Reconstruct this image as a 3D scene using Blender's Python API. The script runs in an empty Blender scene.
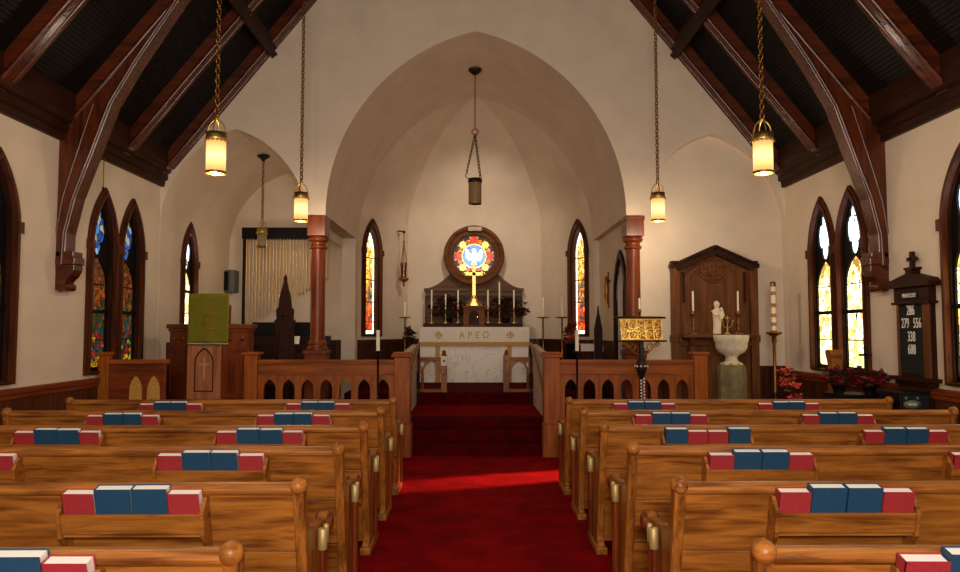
import bpy, bmesh, math, random
from mathutils import Vector, Matrix
PI = math.pi
rnd = random.Random(7)
sc = bpy.context.scene
COL = sc.collection

# ------------------------------------------------------------------ camera
F = 740.0
TILT = math.atan(44 / F)
YAW = math.atan(6 / F)
EYE = Vector((0, 0, 1.62))


def ray(px, py):
    d = Vector(((px - 480) / F, 1.0, (286 - py) / F))
    c, s = math.cos(TILT), math.sin(TILT)
    d = Vector((d.x, d.y * c - d.z * s, d.y * s + d.z * c))
    c, s = math.cos(-YAW), math.sin(-YAW)
    return Vector((d.x * c - d.y * s, d.x * s + d.y * c, d.z))


def at(px, py, Y):
    """photo measurement -> point of the plane at depth Y"""
    d = ray(px, py)
    return EYE + d * (Y / d.y)


cam_d = bpy.data.cameras.new('camera')
cam_d.sensor_width = 36
cam_d.lens = F / 960 * 36
cam_d.clip_start = 0.05
cam = bpy.data.objects.new('camera', cam_d)
COL.objects.link(cam)
cam.location = EYE
cam.rotation_euler = (PI / 2 + TILT, 0, -YAW)
sc.camera = cam


# ------------------------------------------------------------------ materials
def lin(c):
    return tuple(((v / 255) / 12.92 if v <= 10 else (((v / 255) + 0.055) / 1.055) ** 2.4) for v in c) + (1,)


def base_mat(name):
    m = bpy.data.materials.new(name)
    m.use_nodes = True
    nt = m.node_tree
    return m, nt, nt.nodes['Principled BSDF'], nt.nodes, nt.links


def plain(name, c, rough=0.6, metal=0.0, noise=0.0, nscale=20, bump=0.0, spec=0.5):
    m, nt, b, N, L = base_mat(name)
    b.inputs['Base Color'].default_value = lin(c)
    b.inputs['Roughness'].default_value = rough
    b.inputs['Metallic'].default_value = metal
    b.inputs['Specular IOR Level'].default_value = spec
    tc = N.new('ShaderNodeTexCoord')
    n = N.new('ShaderNodeTexNoise')
    n.inputs['Scale'].default_value = nscale
    n.inputs['Detail'].default_value = 4
    L.new(tc.outputs['Object'], n.inputs['Vector'])
    if noise:
        r = N.new('ShaderNodeValToRGB')
        lo = lin([v * (1 - noise) for v in c])
        hi = lin([min(255, v * (1 + noise)) for v in c])
        r.color_ramp.elements[0].color = lo
        r.color_ramp.elements[1].color = hi
        r.color_ramp.elements[0].position = .3
        r.color_ramp.elements[1].position = .7
        L.new(n.outputs['Fac'], r.inputs['Fac'])
        L.new(r.outputs['Color'], b.inputs['Base Color'])
    if bump:
        bp = N.new('ShaderNodeBump')
        bp.inputs['Strength'].default_value = bump
        bp.inputs['Distance'].default_value = 0.01
        L.new(n.outputs['Fac'], bp.inputs['Height'])
        L.new(bp.outputs['Normal'], b.inputs['Normal'])
    return m


def wood(name, c1, c2, axis='x', rough=0.38, scale=1.0, spec=0.5, boards=None, board_w=0.1, bump=.12):
    """grain stretched along one axis; boards: axis across which boards repeat"""
    m, nt, b, N, L = base_mat(name)
    b.inputs['Roughness'].default_value = rough
    b.inputs['Specular IOR Level'].default_value = spec
    tc = N.new('ShaderNodeTexCoord')
    oi = N.new('ShaderNodeObjectInfo')
    add = N.new('ShaderNodeVectorMath')
    add.operation = 'ADD'
    sc3 = N.new('ShaderNodeVectorMath')
    sc3.operation = 'SCALE'
    cmb = N.new('ShaderNodeCombineXYZ')
    for k in range(3):
        L.new(oi.outputs['Random'], cmb.inputs[k])
    L.new(cmb.outputs[0], sc3.inputs[0])
    sc3.inputs['Scale'].default_value = 9.0
    L.new(tc.outputs['Object'], add.inputs[0])
    L.new(sc3.outputs[0], add.inputs[1])
    mp = N.new('ShaderNodeMapping')
    s = {'x': (1.2, 14, 14), 'y': (14, 1.2, 14), 'z': (14, 14, 1.2)}[axis]
    mp.inputs['Scale'].default_value = tuple(v * scale for v in s)
    L.new(add.outputs[0], mp.inputs['Vector'])
    n = N.new('ShaderNodeTexNoise')
    n.inputs['Scale'].default_value = 1.6
    n.inputs['Detail'].default_value = 6
    n.inputs['Roughness'].default_value = .62
    n.inputs['Distortion'].default_value = .8
    L.new(mp.outputs[0], n.inputs['Vector'])
    # broad cathedral figure
    mp2 = N.new('ShaderNodeMapping')
    s2 = {'x': (.8, 5, 5), 'y': (5, .8, 5), 'z': (5, 5, .8)}[axis]
    mp2.inputs['Scale'].default_value = tuple(v * scale for v in s2)
    L.new(add.outputs[0], mp2.inputs['Vector'])
    w = N.new('ShaderNodeTexNoise')
    w.inputs['Scale'].default_value = 1.3
    w.inputs['Detail'].default_value = 1
    L.new(mp2.outputs[0], w.inputs['Vector'])
    mul = N.new('ShaderNodeMath')
    mul.operation = 'MULTIPLY'
    mul.inputs[1].default_value = 15
    L.new(w.outputs['Fac'], mul.inputs[0])
    sn = N.new('ShaderNodeMath')
    sn.operation = 'SINE'
    L.new(mul.outputs[0], sn.inputs[0])
    mx = N.new('ShaderNodeMath')
    mx.operation = 'MULTIPLY_ADD'
    mx.inputs[1].default_value = .1
    L.new(sn.outputs[0], mx.inputs[0])
    L.new(n.outputs['Fac'], mx.inputs[2])
    r = N.new('ShaderNodeValToRGB')
    r.color_ramp.elements[0].color = lin(c1)
    r.color_ramp.elements[1].color = lin(c2)
    r.color_ramp.elements[0].position = .3
    r.color_ramp.elements[1].position = .68
    L.new(mx.outputs[0], r.inputs['Fac'])
    L.new(r.outputs['Color'], b.inputs['Base Color'])
    bp = N.new('ShaderNodeBump')
    bp.inputs['Strength'].default_value = bump
    bp.inputs['Distance'].default_value = .004
    L.new(n.outputs['Fac'], bp.inputs['Height'])
    L.new(bp.outputs['Normal'], b.inputs['Normal'])
    if boards:
        sep = N.new('ShaderNodeSeparateXYZ')
        L.new(tc.outputs['Object'], sep.inputs[0])
        dv = N.new('ShaderNodeMath')
        dv.operation = 'DIVIDE'
        dv.inputs[1].default_value = board_w
        L.new(sep.outputs['XYZ'.index(boards.upper())], dv.inputs[0])
        pp = N.new('ShaderNodeMath')
        pp.operation = 'PINGPONG'
        pp.inputs[1].default_value = .5
        L.new(dv.outputs[0], pp.inputs[0])
        mr = N.new('ShaderNodeMapRange')
        mr.inputs['From Max'].default_value = .1
        L.new(pp.outputs[0], mr.inputs['Value'])
        bp2 = N.new('ShaderNodeBump')
        bp2.inputs['Strength'].default_value = .9
        bp2.inputs['Distance'].default_value = .012
        L.new(mr.outputs[0], bp2.inputs['Height'])
        L.new(bp.outputs['Normal'], bp2.inputs['Normal'])
        L.new(bp2.outputs['Normal'], b.inputs['Normal'])
    return m


def emit(name, c, strength):
    m, nt, b, N, L = base_mat(name)
    b.inputs['Base Color'].default_value = lin(c)
    b.inputs['Emission Color'].default_value = lin(c)
    b.inputs['Emission Strength'].default_value = strength
    b.inputs['Roughness'].default_value = .25
    return m


def stained(name, palette, strength, scale=16.0, lead=0.035, lead_c=(10, 8, 6)):
    """leaded panes lit from outside: coloured cells with dark cames between"""
    m, nt, b, N, L = base_mat(name)
    tc = N.new('ShaderNodeTexCoord')
    mp = N.new('ShaderNodeMapping')
    mp.inputs['Scale'].default_value = (1, 0.02, .8)
    L.new(tc.outputs['Object'], mp.inputs['Vector'])
    v = N.new('ShaderNodeTexVoronoi')
    v.inputs['Scale'].default_value = scale
    L.new(mp.outputs[0], v.inputs['Vector'])
    e = N.new('ShaderNodeTexVoronoi')
    e.feature = 'DISTANCE_TO_EDGE'
    e.inputs['Scale'].default_value = scale
    L.new(mp.outputs[0], e.inputs['Vector'])
    sep = N.new('ShaderNodeSeparateColor')
    L.new(v.outputs['Color'], sep.inputs[0])
    r = N.new('ShaderNodeValToRGB')
    r.color_ramp.interpolation = 'CONSTANT'
    els = r.color_ramp.elements
    for i, c in enumerate(palette):
        p = i / len(palette)
        el = els[i] if i < 2 else els.new(p)
        el.position = p
        el.color = lin(c)
    L.new(sep.outputs[0], r.inputs['Fac'])
    ln = N.new('ShaderNodeMapRange')
    ln.inputs['From Min'].default_value = lead * .6
    ln.inputs['From Max'].default_value = lead
    L.new(e.outputs['Distance'], ln.inputs['Value'])
    mx = N.new('ShaderNodeMix')
    mx.data_type = 'RGBA'
    L.new(ln.outputs[0], mx.inputs['Factor'])
    mx.inputs['A'].default_value = lin(lead_c)
    L.new(r.outputs['Color'], mx.inputs['B'])
    b.inputs['Base Color'].default_value = (.02, .02, .02, 1)
    b.inputs['Roughness'].default_value = .2
    L.new(mx.outputs['Result'], b.inputs['Emission Color'])
    b.inputs['Emission Strength'].default_value = strength
    return m


def stained_tall(name, stops, strength, z0, z1, scale=18.0, lead=.04, jitter=.5):
    """picture window: the colours change with height, cell by cell"""
    m, nt, b, N, L = base_mat(name)
    tc = N.new('ShaderNodeTexCoord')
    mp = N.new('ShaderNodeMapping')
    mp.inputs['Scale'].default_value = (1.1, 0.02, .8)
    L.new(tc.outputs['Object'], mp.inputs['Vector'])
    v = N.new('ShaderNodeTexVoronoi')
    v.inputs['Scale'].default_value = scale
    L.new(mp.outputs[0], v.inputs['Vector'])
    e = N.new('ShaderNodeTexVoronoi')
    e.feature = 'DISTANCE_TO_EDGE'
    e.inputs['Scale'].default_value = scale
    L.new(mp.outputs[0], e.inputs['Vector'])
    sepc = N.new('ShaderNodeSeparateColor')
    L.new(v.outputs['Color'], sepc.inputs[0])
    sepp = N.new('ShaderNodeSeparateXYZ')
    L.new(tc.outputs['Object'], sepp.inputs[0])
    mr = N.new('ShaderNodeMapRange')
    mr.inputs['From Min'].default_value = z0
    mr.inputs['From Max'].default_value = z1
    L.new(sepp.outputs[2], mr.inputs['Value'])
    ja = N.new('ShaderNodeMath')
    ja.operation = 'MULTIPLY_ADD'
    ja.inputs[1].default_value = jitter
    ja.inputs[2].default_value = -jitter / 2
    L.new(sepc.outputs[0], ja.inputs[0])
    ad = N.new('ShaderNodeMath')
    L.new(mr.outputs[0], ad.inputs[0])
    L.new(ja.outputs[0], ad.inputs[1])
    r = N.new('ShaderNodeValToRGB')
    r.color_ramp.interpolation = 'CONSTANT'
    els = r.color_ramp.elements
    for i, (p, c) in enumerate(stops):
        el = els[i] if i < 2 else els.new(p)
        el.position = p
        el.color = lin(c)
    L.new(ad.outputs[0], r.inputs['Fac'])
    ln = N.new('ShaderNodeMapRange')
    ln.inputs['From Min'].default_value = lead * .6
    ln.inputs['From Max'].default_value = lead
    L.new(e.outputs['Distance'], ln.inputs['Value'])
    br = N.new('ShaderNodeMapRange')
    br.inputs['To Min'].default_value = .35
    br.inputs['To Max'].default_value = 1.3
    L.new(sepc.outputs[1], br.inputs['Value'])
    pr = N.new('ShaderNodeMath')
    pr.operation = 'MULTIPLY'
    L.new(ln.outputs[0], pr.inputs[0])
    L.new(br.outputs[0], pr.inputs[1])
    st = N.new('ShaderNodeMath')
    st.operation = 'MULTIPLY'
    st.inputs[1].default_value = strength
    L.new(pr.outputs[0], st.inputs[0])
    b.inputs['Base Color'].default_value = (.02, .02, .02, 1)
    b.inputs['Roughness'].default_value = .2
    L.new(r.outputs['Color'], b.inputs['Emission Color'])
    L.new(st.outputs[0], b.inputs['Emission Strength'])
    return m


def carpet_mat():
    m, nt, b, N, L = base_mat('red carpet')
    tc = N.new('ShaderNodeTexCoord')
    n = N.new('ShaderNodeTexNoise')
    n.inputs['Scale'].default_value = 3
    n.inputs['Detail'].default_value = 8
    n.inputs['Roughness'].default_value = .7
    L.new(tc.outputs['Object'], n.inputs['Vector'])
    n2 = N.new('ShaderNodeTexNoise')
    n2.inputs['Scale'].default_value = 160
    L.new(tc.outputs['Object'], n2.inputs['Vector'])
    r = N.new('ShaderNodeValToRGB')
    r.color_ramp.elements[0].color = lin((98, 2, 5))
    r.color_ramp.elements[1].color = lin((152, 6, 10))
    r.color_ramp.elements[0].position = .3
    r.color_ramp.elements[1].position = .7
    L.new(n.outputs['Fac'], r.inputs['Fac'])
    L.new(r.outputs['Color'], b.inputs['Base Color'])
    b.inputs['Roughness'].default_value = .95
    b.inputs['Specular IOR Level'].default_value = .05
    bp = N.new('ShaderNodeBump')
    bp.inputs['Strength'].default_value = .5
    bp.inputs['Distance'].default_value = .01
    L.new(n2.outputs['Fac'], bp.inputs['Height'])
    L.new(bp.outputs['Normal'], b.inputs['Normal'])
    return m


def marble_mat():
    m, nt, b, N, L = base_mat('veined white marble')
    tc = N.new('ShaderNodeTexCoord')
    n = N.new('ShaderNodeTexNoise')
    n.inputs['Scale'].default_value = 3.1
    n.inputs['Detail'].default_value = 6
    n.inputs['Distortion'].default_value = 1.6
    L.new(tc.outputs['Object'], n.inputs['Vector'])
    r = N.new('ShaderNodeValToRGB')
    els = r.color_ramp.elements
    els[0].position = .47
    els[0].color = lin((226, 214, 200))
    els[1].position = .53
    els[1].color = lin((226, 214, 200))
    e = els.new(.5)
    e.color = lin((202, 184, 166))
    L.new(n.outputs['Fac'], r.inputs['Fac'])
    L.new(r.outputs['Color'], b.inputs['Base Color'])
    b.inputs['Roughness'].default_value = .35
    return m


def lamp_glass(name, c, hot, z0, strength):
    """frosted cylinder with the bulb glowing through it"""
    m, nt, b, N, L = base_mat(name)
    tc = N.new('ShaderNodeTexCoord')
    sep = N.new('ShaderNodeSeparateXYZ')
    L.new(tc.outputs['Object'], sep.inputs[0])
    su = N.new('ShaderNodeMath')
    su.operation = 'SUBTRACT'
    su.inputs[1].default_value = z0
    L.new(sep.outputs[2], su.inputs[0])
    ab = N.new('ShaderNodeMath')
    ab.operation = 'ABSOLUTE'
    L.new(su.outputs[0], ab.inputs[0])
    r = N.new('ShaderNodeMapRange')
    r.inputs['From Max'].default_value = .17
    r.inputs['To Min'].default_value = 1
    r.inputs['To Max'].default_value = .3
    L.new(ab.outputs[0], r.inputs['Value'])
    n = N.new('ShaderNodeTexNoise')
    n.inputs['Scale'].default_value = 40
    L.new(tc.outputs['Object'], n.inputs['Vector'])
    mx = N.new('ShaderNodeMix')
    mx.data_type = 'RGBA'
    L.new(r.outputs[0], mx.inputs['Factor'])
    mx.inputs['A'].default_value = lin(c)
    mx.inputs['B'].default_value = lin(hot)
    mu = N.new('ShaderNodeMath')
    mu.operation = 'MULTIPLY'
    mu.inputs[1].default_value = strength
    L.new(r.outputs[0], mu.inputs[0])
    b.inputs['Base Color'].default_value = lin(c)
    b.inputs['Roughness'].default_value = .3
    L.new(mx.outputs['Result'], b.inputs['Emission Color'])
    L.new(mu.outputs[0], b.inputs['Emission Strength'])
    return m


M = {}
M['plaster'] = plain('cream plaster', (226, 207, 185), .9, noise=.025, nscale=2.2, bump=.08, spec=.2)
OAK = ((102, 53, 15), (174, 106, 40))
for a in 'xyz':
    M['oak_' + a] = wood('golden oak grain ' + a, *OAK, axis=a, rough=.4, spec=.35, scale=1.7)
    M['rail_' + a] = wood('amber oak grain ' + a, (116, 55, 12), (164, 86, 23), axis=a, rough=.45, spec=.25)
    M['mahogany_' + a] = wood('red brown wood grain ' + a, (84, 32, 11), (128, 56, 20), axis=a, rough=.34, spec=.3, bump=.04)
    M['timber_' + a] = wood('dark red roof timber grain ' + a, (56, 20, 6), (96, 41, 13), axis=a, rough=.25, spec=.5, bump=.02)
    M['dark_' + a] = wood('dark brown wood grain ' + a, (32, 14, 7), (58, 28, 14), axis=a, rough=.5, spec=.12)
    M['brown_' + a] = wood('mid brown wood grain ' + a, (80, 44, 18), (116, 68, 32), axis=a, rough=.5, spec=.2)
M['wainscot_y'] = wood('dark boarded wainscot along nave', (62, 28, 13), (92, 46, 22), axis='z', boards='y', board_w=.09, spec=.2)
M['wainscot_x'] = wood('dark boarded wainscot across', (52, 24, 12), (80, 40, 20), axis='z', boards='x', board_w=.09, spec=.2)
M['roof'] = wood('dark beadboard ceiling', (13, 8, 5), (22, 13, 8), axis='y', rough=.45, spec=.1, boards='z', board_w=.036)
M['carpet'] = carpet_mat()
M['cushion'] = plain('red seat cushion cloth', (110, 14, 14), .9, noise=.15, nscale=60)
M['white_paper'] = plain('white page edges', (246, 238, 226), .8)
M['red_cloth'] = plain('red book cloth', (164, 42, 48), .6, noise=.06, nscale=90)
M['blue_cloth'] = plain('blue book cloth', (24, 68, 98), .6, noise=.06, nscale=90)
M['brass'] = plain('polished brass', (200, 168, 96), .42, 1.0)
M['old_brass'] = plain('dull brass', (150, 108, 52), .42, 1.0, noise=.2, nscale=60)
M['gold'] = plain('gold metal', (236, 190, 104), .34, 1.0)
M['steel'] = plain('silver organ metal', (206, 172, 120), .36, 1.0)
M['iron'] = plain('black iron', (26, 20, 16), .5, .4)
M['black'] = plain('black painted wood', (16, 13, 11), .5, spec=.15)
M['felt'] = plain('black felt', (12, 18, 16), .95)
M['white_letter'] = plain('white card letters', (236, 230, 214), .8)
M['marble'] = marble_mat()
M['linen'] = plain('white linen', (232, 220, 204), .9, noise=.03, nscale=40)
M['gold_braid'] = plain('gold braid', (186, 136, 60), .6, noise=.15, nscale=80)
M['green_cloth'] = plain('green silk cloth', (118, 112, 8), .85, noise=.06, nscale=14)
M['pale_front'] = wood('lighter pulpit front panel', (146, 84, 50), (186, 116, 74), axis='z', rough=.4, spec=.4)
M['carving'] = plain('pale carved relief', (196, 142, 98), .6)
M['band'] = plain('painted candle bands', (180, 122, 70), .6)
M['reredos'] = wood('weathered brown reredos wood', (84, 58, 42), (112, 80, 58), axis='x', rough=.55, spec=.2)
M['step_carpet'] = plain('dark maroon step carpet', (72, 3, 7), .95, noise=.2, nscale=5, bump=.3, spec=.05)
M['pearl'] = plain('pearly glass beads', (226, 206, 190), .25)
M['frame'] = wood('dark window frame wood', (54, 22, 9), (90, 42, 16), axis='z', rough=.5, spec=.2, bump=.04)
M['socket'] = plain('pale brass socket', (188, 162, 104), .55, .6)
M['thread'] = plain('faded gold thread', (190, 150, 104), .8)
M['base_stone'] = plain('olive brown stone', (118, 106, 72), .85, noise=.16, nscale=9, bump=.3)
M['russet'] = plain('russet embroidery', (156, 92, 22), .8)
M['stone'] = plain('grey green stone', (132, 124, 96), .85, noise=.14, nscale=9, bump=.3)
M['pale_stone'] = plain('pale carved stone', (216, 204, 178), .7, noise=.06, nscale=12)
M['statue'] = plain('white painted plaster figure', (232, 214, 184), .6)
M['wax'] = plain('ivory candle wax', (240, 226, 198), .5)
M['speaker_grey'] = plain('grey loudspeaker plastic', (96, 100, 92), .6)
M['pale_panel'] = plain('pale limed panel', (196, 178, 158), .7, noise=.12, nscale=7)
M['leaf'] = plain('dark green leaves', (32, 44, 20), .6, noise=.3, nscale=30)
M['red_leaf'] = plain('dark red poinsettia leaves', (112, 14, 20), .6, noise=.3, nscale=30)
M['wine_leaf'] = plain('wine dark leaves', (62, 18, 18), .6, noise=.35, nscale=30)
M['orange_petal'] = plain('orange petals', (226, 92, 40), .6, noise=.2, nscale=40)
M['pink_petal'] = plain('pink petals', (216, 70, 70), .6, noise=.2, nscale=40)
M['red_glass'] = plain('ruby red glass', (110, 12, 8), .15)
M['dim_glass'] = plain('unlit ribbed glass', (150, 132, 96), .3, noise=.1, nscale=30)
M['shade'] = lamp_glass('glowing amber glass', (255, 150, 62), (255, 224, 150), .15, 1.65)
# stained glass
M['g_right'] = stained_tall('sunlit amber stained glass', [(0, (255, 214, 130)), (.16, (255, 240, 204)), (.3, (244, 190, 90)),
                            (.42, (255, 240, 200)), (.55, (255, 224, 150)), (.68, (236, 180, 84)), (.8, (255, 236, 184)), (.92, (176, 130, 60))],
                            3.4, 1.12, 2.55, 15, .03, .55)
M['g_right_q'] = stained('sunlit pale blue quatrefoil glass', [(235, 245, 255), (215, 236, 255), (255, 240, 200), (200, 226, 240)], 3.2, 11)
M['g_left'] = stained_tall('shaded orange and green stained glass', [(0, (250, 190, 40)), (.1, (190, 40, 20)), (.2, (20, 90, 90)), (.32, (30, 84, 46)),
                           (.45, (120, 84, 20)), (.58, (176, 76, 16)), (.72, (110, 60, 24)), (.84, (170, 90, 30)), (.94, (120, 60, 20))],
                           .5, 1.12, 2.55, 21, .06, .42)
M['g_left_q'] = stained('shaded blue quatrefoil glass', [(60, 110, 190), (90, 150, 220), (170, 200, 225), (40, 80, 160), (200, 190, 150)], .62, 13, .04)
M['g_lancet'] = stained_tall('bright chancel lancet glass', [(0, (190, 60, 24)), (.14, (214, 92, 40)), (.24, (90, 70, 60)), (.33, (110, 90, 60)), (.42, (200, 120, 50)),
                             (.55, (236, 170, 60)), (.68, (250, 206, 100)), (.8, (214, 170, 60)), (.9, (240, 236, 226))], 2.2, 1.5, 3.6, 17, .04, .3)
M['g_border'] = stained('pale border glass', [(255, 240, 210), (255, 226, 170), (246, 236, 226)], 2.6, 14, .02)
M['g_blue'] = stained('blue roundel glass', [(90, 140, 225), (120, 165, 235), (150, 190, 240), (110, 150, 230)], 1.15, 13, .03, (40, 60, 110))
M['g_white'] = emit('white dove glass', (255, 255, 255), 1.5)
M['g_red'] = stained('red petal glass', [(230, 40, 16), (200, 30, 14), (240, 70, 20)], 1.2, 22, .04)
M['g_yellow'] = stained('yellow petal glass', [(255, 214, 110), (255, 196, 70), (250, 226, 150)], 1.7, 20, .03)
M['g_orange'] = stained('orange petal glass', [(236, 130, 30), (190, 80, 20), (245, 170, 60)], 1.1, 22, .04)
M['dark_glass'] = plain('dark leaded glass ground', (14, 8, 6), .3)
M['west_glow'] = emit('added glow pane', (255, 236, 205), .8)
jew = stained('gold filigree set with jewels', [(236, 196, 90), (214, 160, 60), (250, 226, 150), (150, 96, 30), (240, 200, 110)], 0, 34, .05)
b = jew.node_tree.nodes['Principled BSDF']
mixn = [n for n in jew.node_tree.nodes if n.type == 'MIX'][0]
jew.node_tree.links.new(mixn.outputs['Result'], b.inputs['Base Color'])
b.inputs['Metallic'].default_value = .8
b.inputs['Roughness'].default_value = .35
M['filigree'] = jew


# ------------------------------------------------------------------ mesh builder
def mapper(plane):
    if plane == 'xz':
        return lambda u, v, d: (u, d, v)
    if plane == 'yz':
        return lambda u, v, d: (d, u, v)
    return lambda u, v, d: (u, v, d)


class MB:
    def __init__(s):
        s.v, s.f, s.sm = [], [], []

    def add(s, vs, fs, smooth=False):
        o = len(s.v)
        s.v += [tuple(p) for p in vs]
        for f in fs:
            s.f.append(tuple(i + o for i in f))
            s.sm.append(smooth)
        return s

    def box(s, x0, x1, y0, y1, z0, z1):
        vs = [(x, y, z) for x in (x0, x1) for y in (y0, y1) for z in (z0, z1)]
        return s.add(vs, [(0, 1, 3, 2), (4, 6, 7, 5), (0, 4, 5, 1), (2, 3, 7, 6), (0, 2, 6, 4), (1, 5, 7, 3)])

    def bar(s, p, q, w, h, up=(0, 0, 1)):
        p, q = Vector(p), Vector(q)
        d = (q - p).normalized()
        a = d.cross(Vector(up)).normalized()
        u = a.cross(d).normalized()
        vs = [c + a * (i * w / 2) + u * (j * h / 2) for c in (p, q) for i, j in ((-1, -1), (1, -1), (1, 1), (-1, 1))]
        return s.add(vs, [(0, 1, 2, 3), (7, 6, 5, 4), (0, 4, 5, 1), (1, 5, 6, 2), (2, 6, 7, 3), (3, 7, 4, 0)])

    def tube(s, pts, r, n=10, caps=True, closed=False):
        pts = [Vector(p) for p in pts]
        k = len(pts)
        rs = r if isinstance(r, (list, tuple)) else [r] * k
        vs, fs = [], []
        ref = None
        for i, p in enumerate(pts):
            a = pts[(i - 1) % k] if (i > 0 or closed) else p
            c = pts[(i + 1) % k] if (i < k - 1 or closed) else p
            d = (c - a).normalized()
            if ref is None:
                ref = d.orthogonal().normalized()
            ref = (ref - d * ref.dot(d))
            ref = ref.normalized() if ref.length > 1e-6 else d.orthogonal().normalized()
            b2 = d.cross(ref)
            vs += [p + (ref * math.cos(2 * PI * j / n) + b2 * math.sin(2 * PI * j / n)) * rs[i] for j in range(n)]
        m = k if closed else k - 1
        for i in range(m):
            for j in range(n):
                i2 = (i + 1) % k
                fs.append((i * n + j, i * n + (j + 1) % n, i2 * n + (j + 1) % n, i2 * n + j))
        s.add(vs, fs, True)
        if caps and not closed:
            s.add(vs[:n], [tuple(range(n))])
            s.add(vs[-n:], [tuple(range(n))])
        return s

    def lathe(s, prof, c=(0, 0, 0), n=24, axis='z', sx=1, sy=1, smooth=True, rot=0.0, cap=True):
        vs, fs = [], []
        for r, z in prof:
            for j in range(n):
                a = 2 * PI * j / n + rot
                p = (r * math.cos(a) * sx, r * math.sin(a) * sy, z)
                if axis == 'y':
                    p = (p[0], p[2], p[1])
                elif axis == 'x':
                    p = (p[2], p[0], p[1])
                vs.append((p[0] + c[0], p[1] + c[1], p[2] + c[2]))
        k = len(prof)
        for i in range(k - 1):
            for j in range(n):
                fs.append((i * n + j, i * n + (j + 1) % n, (i + 1) * n + (j + 1) % n, (i + 1) * n + j))
        s.add(vs, fs, smooth)
        if cap:
            if prof[0][0] > 1e-4:
                s.add(vs[:n], [tuple(range(n))])
            if prof[-1][0] > 1e-4:
                s.add(vs[-n:], [tuple(range(n))])
        return s

    def sphere(s, c, r, n=14, m=8, sc3=(1, 1, 1)):
        prof = [(math.sin(PI * i / m) * r, -math.cos(PI * i / m) * r) for i in range(m + 1)]
        vs, fs = [], []
        for rr, z in prof:
            for j in range(n):
                a = 2 * PI * j / n
                vs.append((c[0] + rr * math.cos(a) * sc3[0], c[1] + rr * math.sin(a) * sc3[1], c[2] + z * sc3[2]))
        for i in range(m):
            for j in range(n):
                fs.append((i * n + j, i * n + (j + 1) % n, (i + 1) * n + (j + 1) % n, (i + 1) * n + j))
        return s.add(vs, fs, True)

    def prism(s, poly, a, b, plane='xz'):
        f = mapper(plane)
        n = len(poly)
        vs = [f(u, v, a) for u, v in poly] + [f(u, v, b) for u, v in poly]
        fs = [tuple(range(n)), tuple(range(2 * n - 1, n - 1, -1))]
        fs += [(i, i + n, (i + 1) % n + n, (i + 1) % n) for i in range(n)]
        return s.add(vs, fs)

    def plate(s, outer, holes, a, b, plane='xz'):
        f = mapper(plane)
        bm = bmesh.new()
        loops, idx = [], []
        for lp in [outer] + list(holes):
            vv = [bm.verts.new((u, v, 0)) for u, v in lp]
            loops.append(vv)
            for i in range(len(vv)):
                bm.edges.new((vv[i], vv[(i + 1) % len(vv)]))
        bm.verts.index_update()
        bmesh.ops.triangle_fill(bm, use_beauty=True, use_dissolve=False, edges=bm.edges[:])
        bm.verts.index_update()
        co = [(v.co.x, v.co.y) for v in bm.verts]
        tris = [tuple(v.index for v in fc.verts) for fc in bm.faces]
        n = len(co)
        lidx = [[v.index for v in lp] for lp in loops]
        bm.free()
        vs = [f(u, v, a) for u, v in co] + [f(u, v, b) for u, v in co]
        fs = tris + [tuple(i + n for i in reversed(t)) for t in tris]
        for lp in lidx:
            for i in range(len(lp)):
                p, q = lp[i], lp[(i + 1) % len(lp)]
                fs.append((p, q, q + n, p + n))
        return s.add(vs, fs)

    def text(s, txt, size, xf, sx=1.0, depth=.002):
        cu = bpy.data.curves.new('t', 'FONT')
        cu.body = txt
        cu.size = size
        cu.align_x = 'CENTER'
        cu.align_y = 'CENTER'
        cu.extrude = depth
        cu.resolution_u = 3
        o = bpy.data.objects.new('t', cu)
        COL.objects.link(o)
        dg = bpy.context.evaluated_depsgraph_get()
        me = bpy.data.meshes.new_from_object(o.evaluated_get(dg))
        s.add([xf @ Vector((v.co.x * sx, v.co.y, v.co.z)) for v in me.vertices], [tuple(p.vertices) for p in me.polygons])
        bpy.data.objects.remove(o)
        bpy.data.curves.remove(cu)
        bpy.data.meshes.remove(me)
        return s

    def build(s, name, mat, parent=None, bevel=0.0, loc=None, normals=True):
        me = bpy.data.meshes.new(name)
        me.from_pydata(s.v, [], s.f)
        me.polygons.foreach_set('use_smooth', s.sm)
        if normals:
            bm = bmesh.new()
            bm.from_mesh(me)
            bmesh.ops.recalc_face_normals(bm, faces=bm.faces[:])
            bm.to_mesh(me)
            bm.free()
        me.materials.append(mat)
        o = bpy.data.objects.new(name, me)
        COL.objects.link(o)
        if parent:
            o.parent = parent
        if loc:
            o.location = loc
        if bevel:
            md = o.modifiers.new('bevel', 'BEVEL')
            md.width = bevel
            md.segments = 2
            md.limit_method = 'ANGLE'
            md.angle_limit = math.radians(50)
        return o


def arch(cx, hw, sp, ap, base, n=14):
    rise = ap - sp
    c = (rise * rise - hw * hw) / (2 * hw)
    r = c + hw
    a1 = math.acos(max(-1, min(1, c / r)))
    R = [(cx - c + r * math.cos(a1 * i / n), sp + r * math.sin(a1 * i / n)) for i in range(n + 1)]
    R[-1] = (cx, ap)
    Lf = [(2 * cx - x, z) for x, z in reversed(R[:-1])]
    out = R + Lf
    if base is not None and base < sp - 1e-6:
        out = [(cx + hw, base)] + out + [(cx - hw, base)]
    return out


def circ(cx, cz, r, n=32, a0=0.0, sx=1, sz=1):
    return [(cx + sx * r * math.cos(a0 + 2 * PI * i / n), cz + sz * r * math.sin(a0 + 2 * PI * i / n)) for i in range(n)]


def quatrefoil(cx, cz, rx, rz, n=48):
    out = []
    for i in range(n):
        a = 2 * PI * i / n
        k = .68 + .32 * abs(math.cos(2 * a)) ** .6
        out.append((cx + rx * k * math.cos(a), cz + rz * k * math.sin(a)))
    return out


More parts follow.
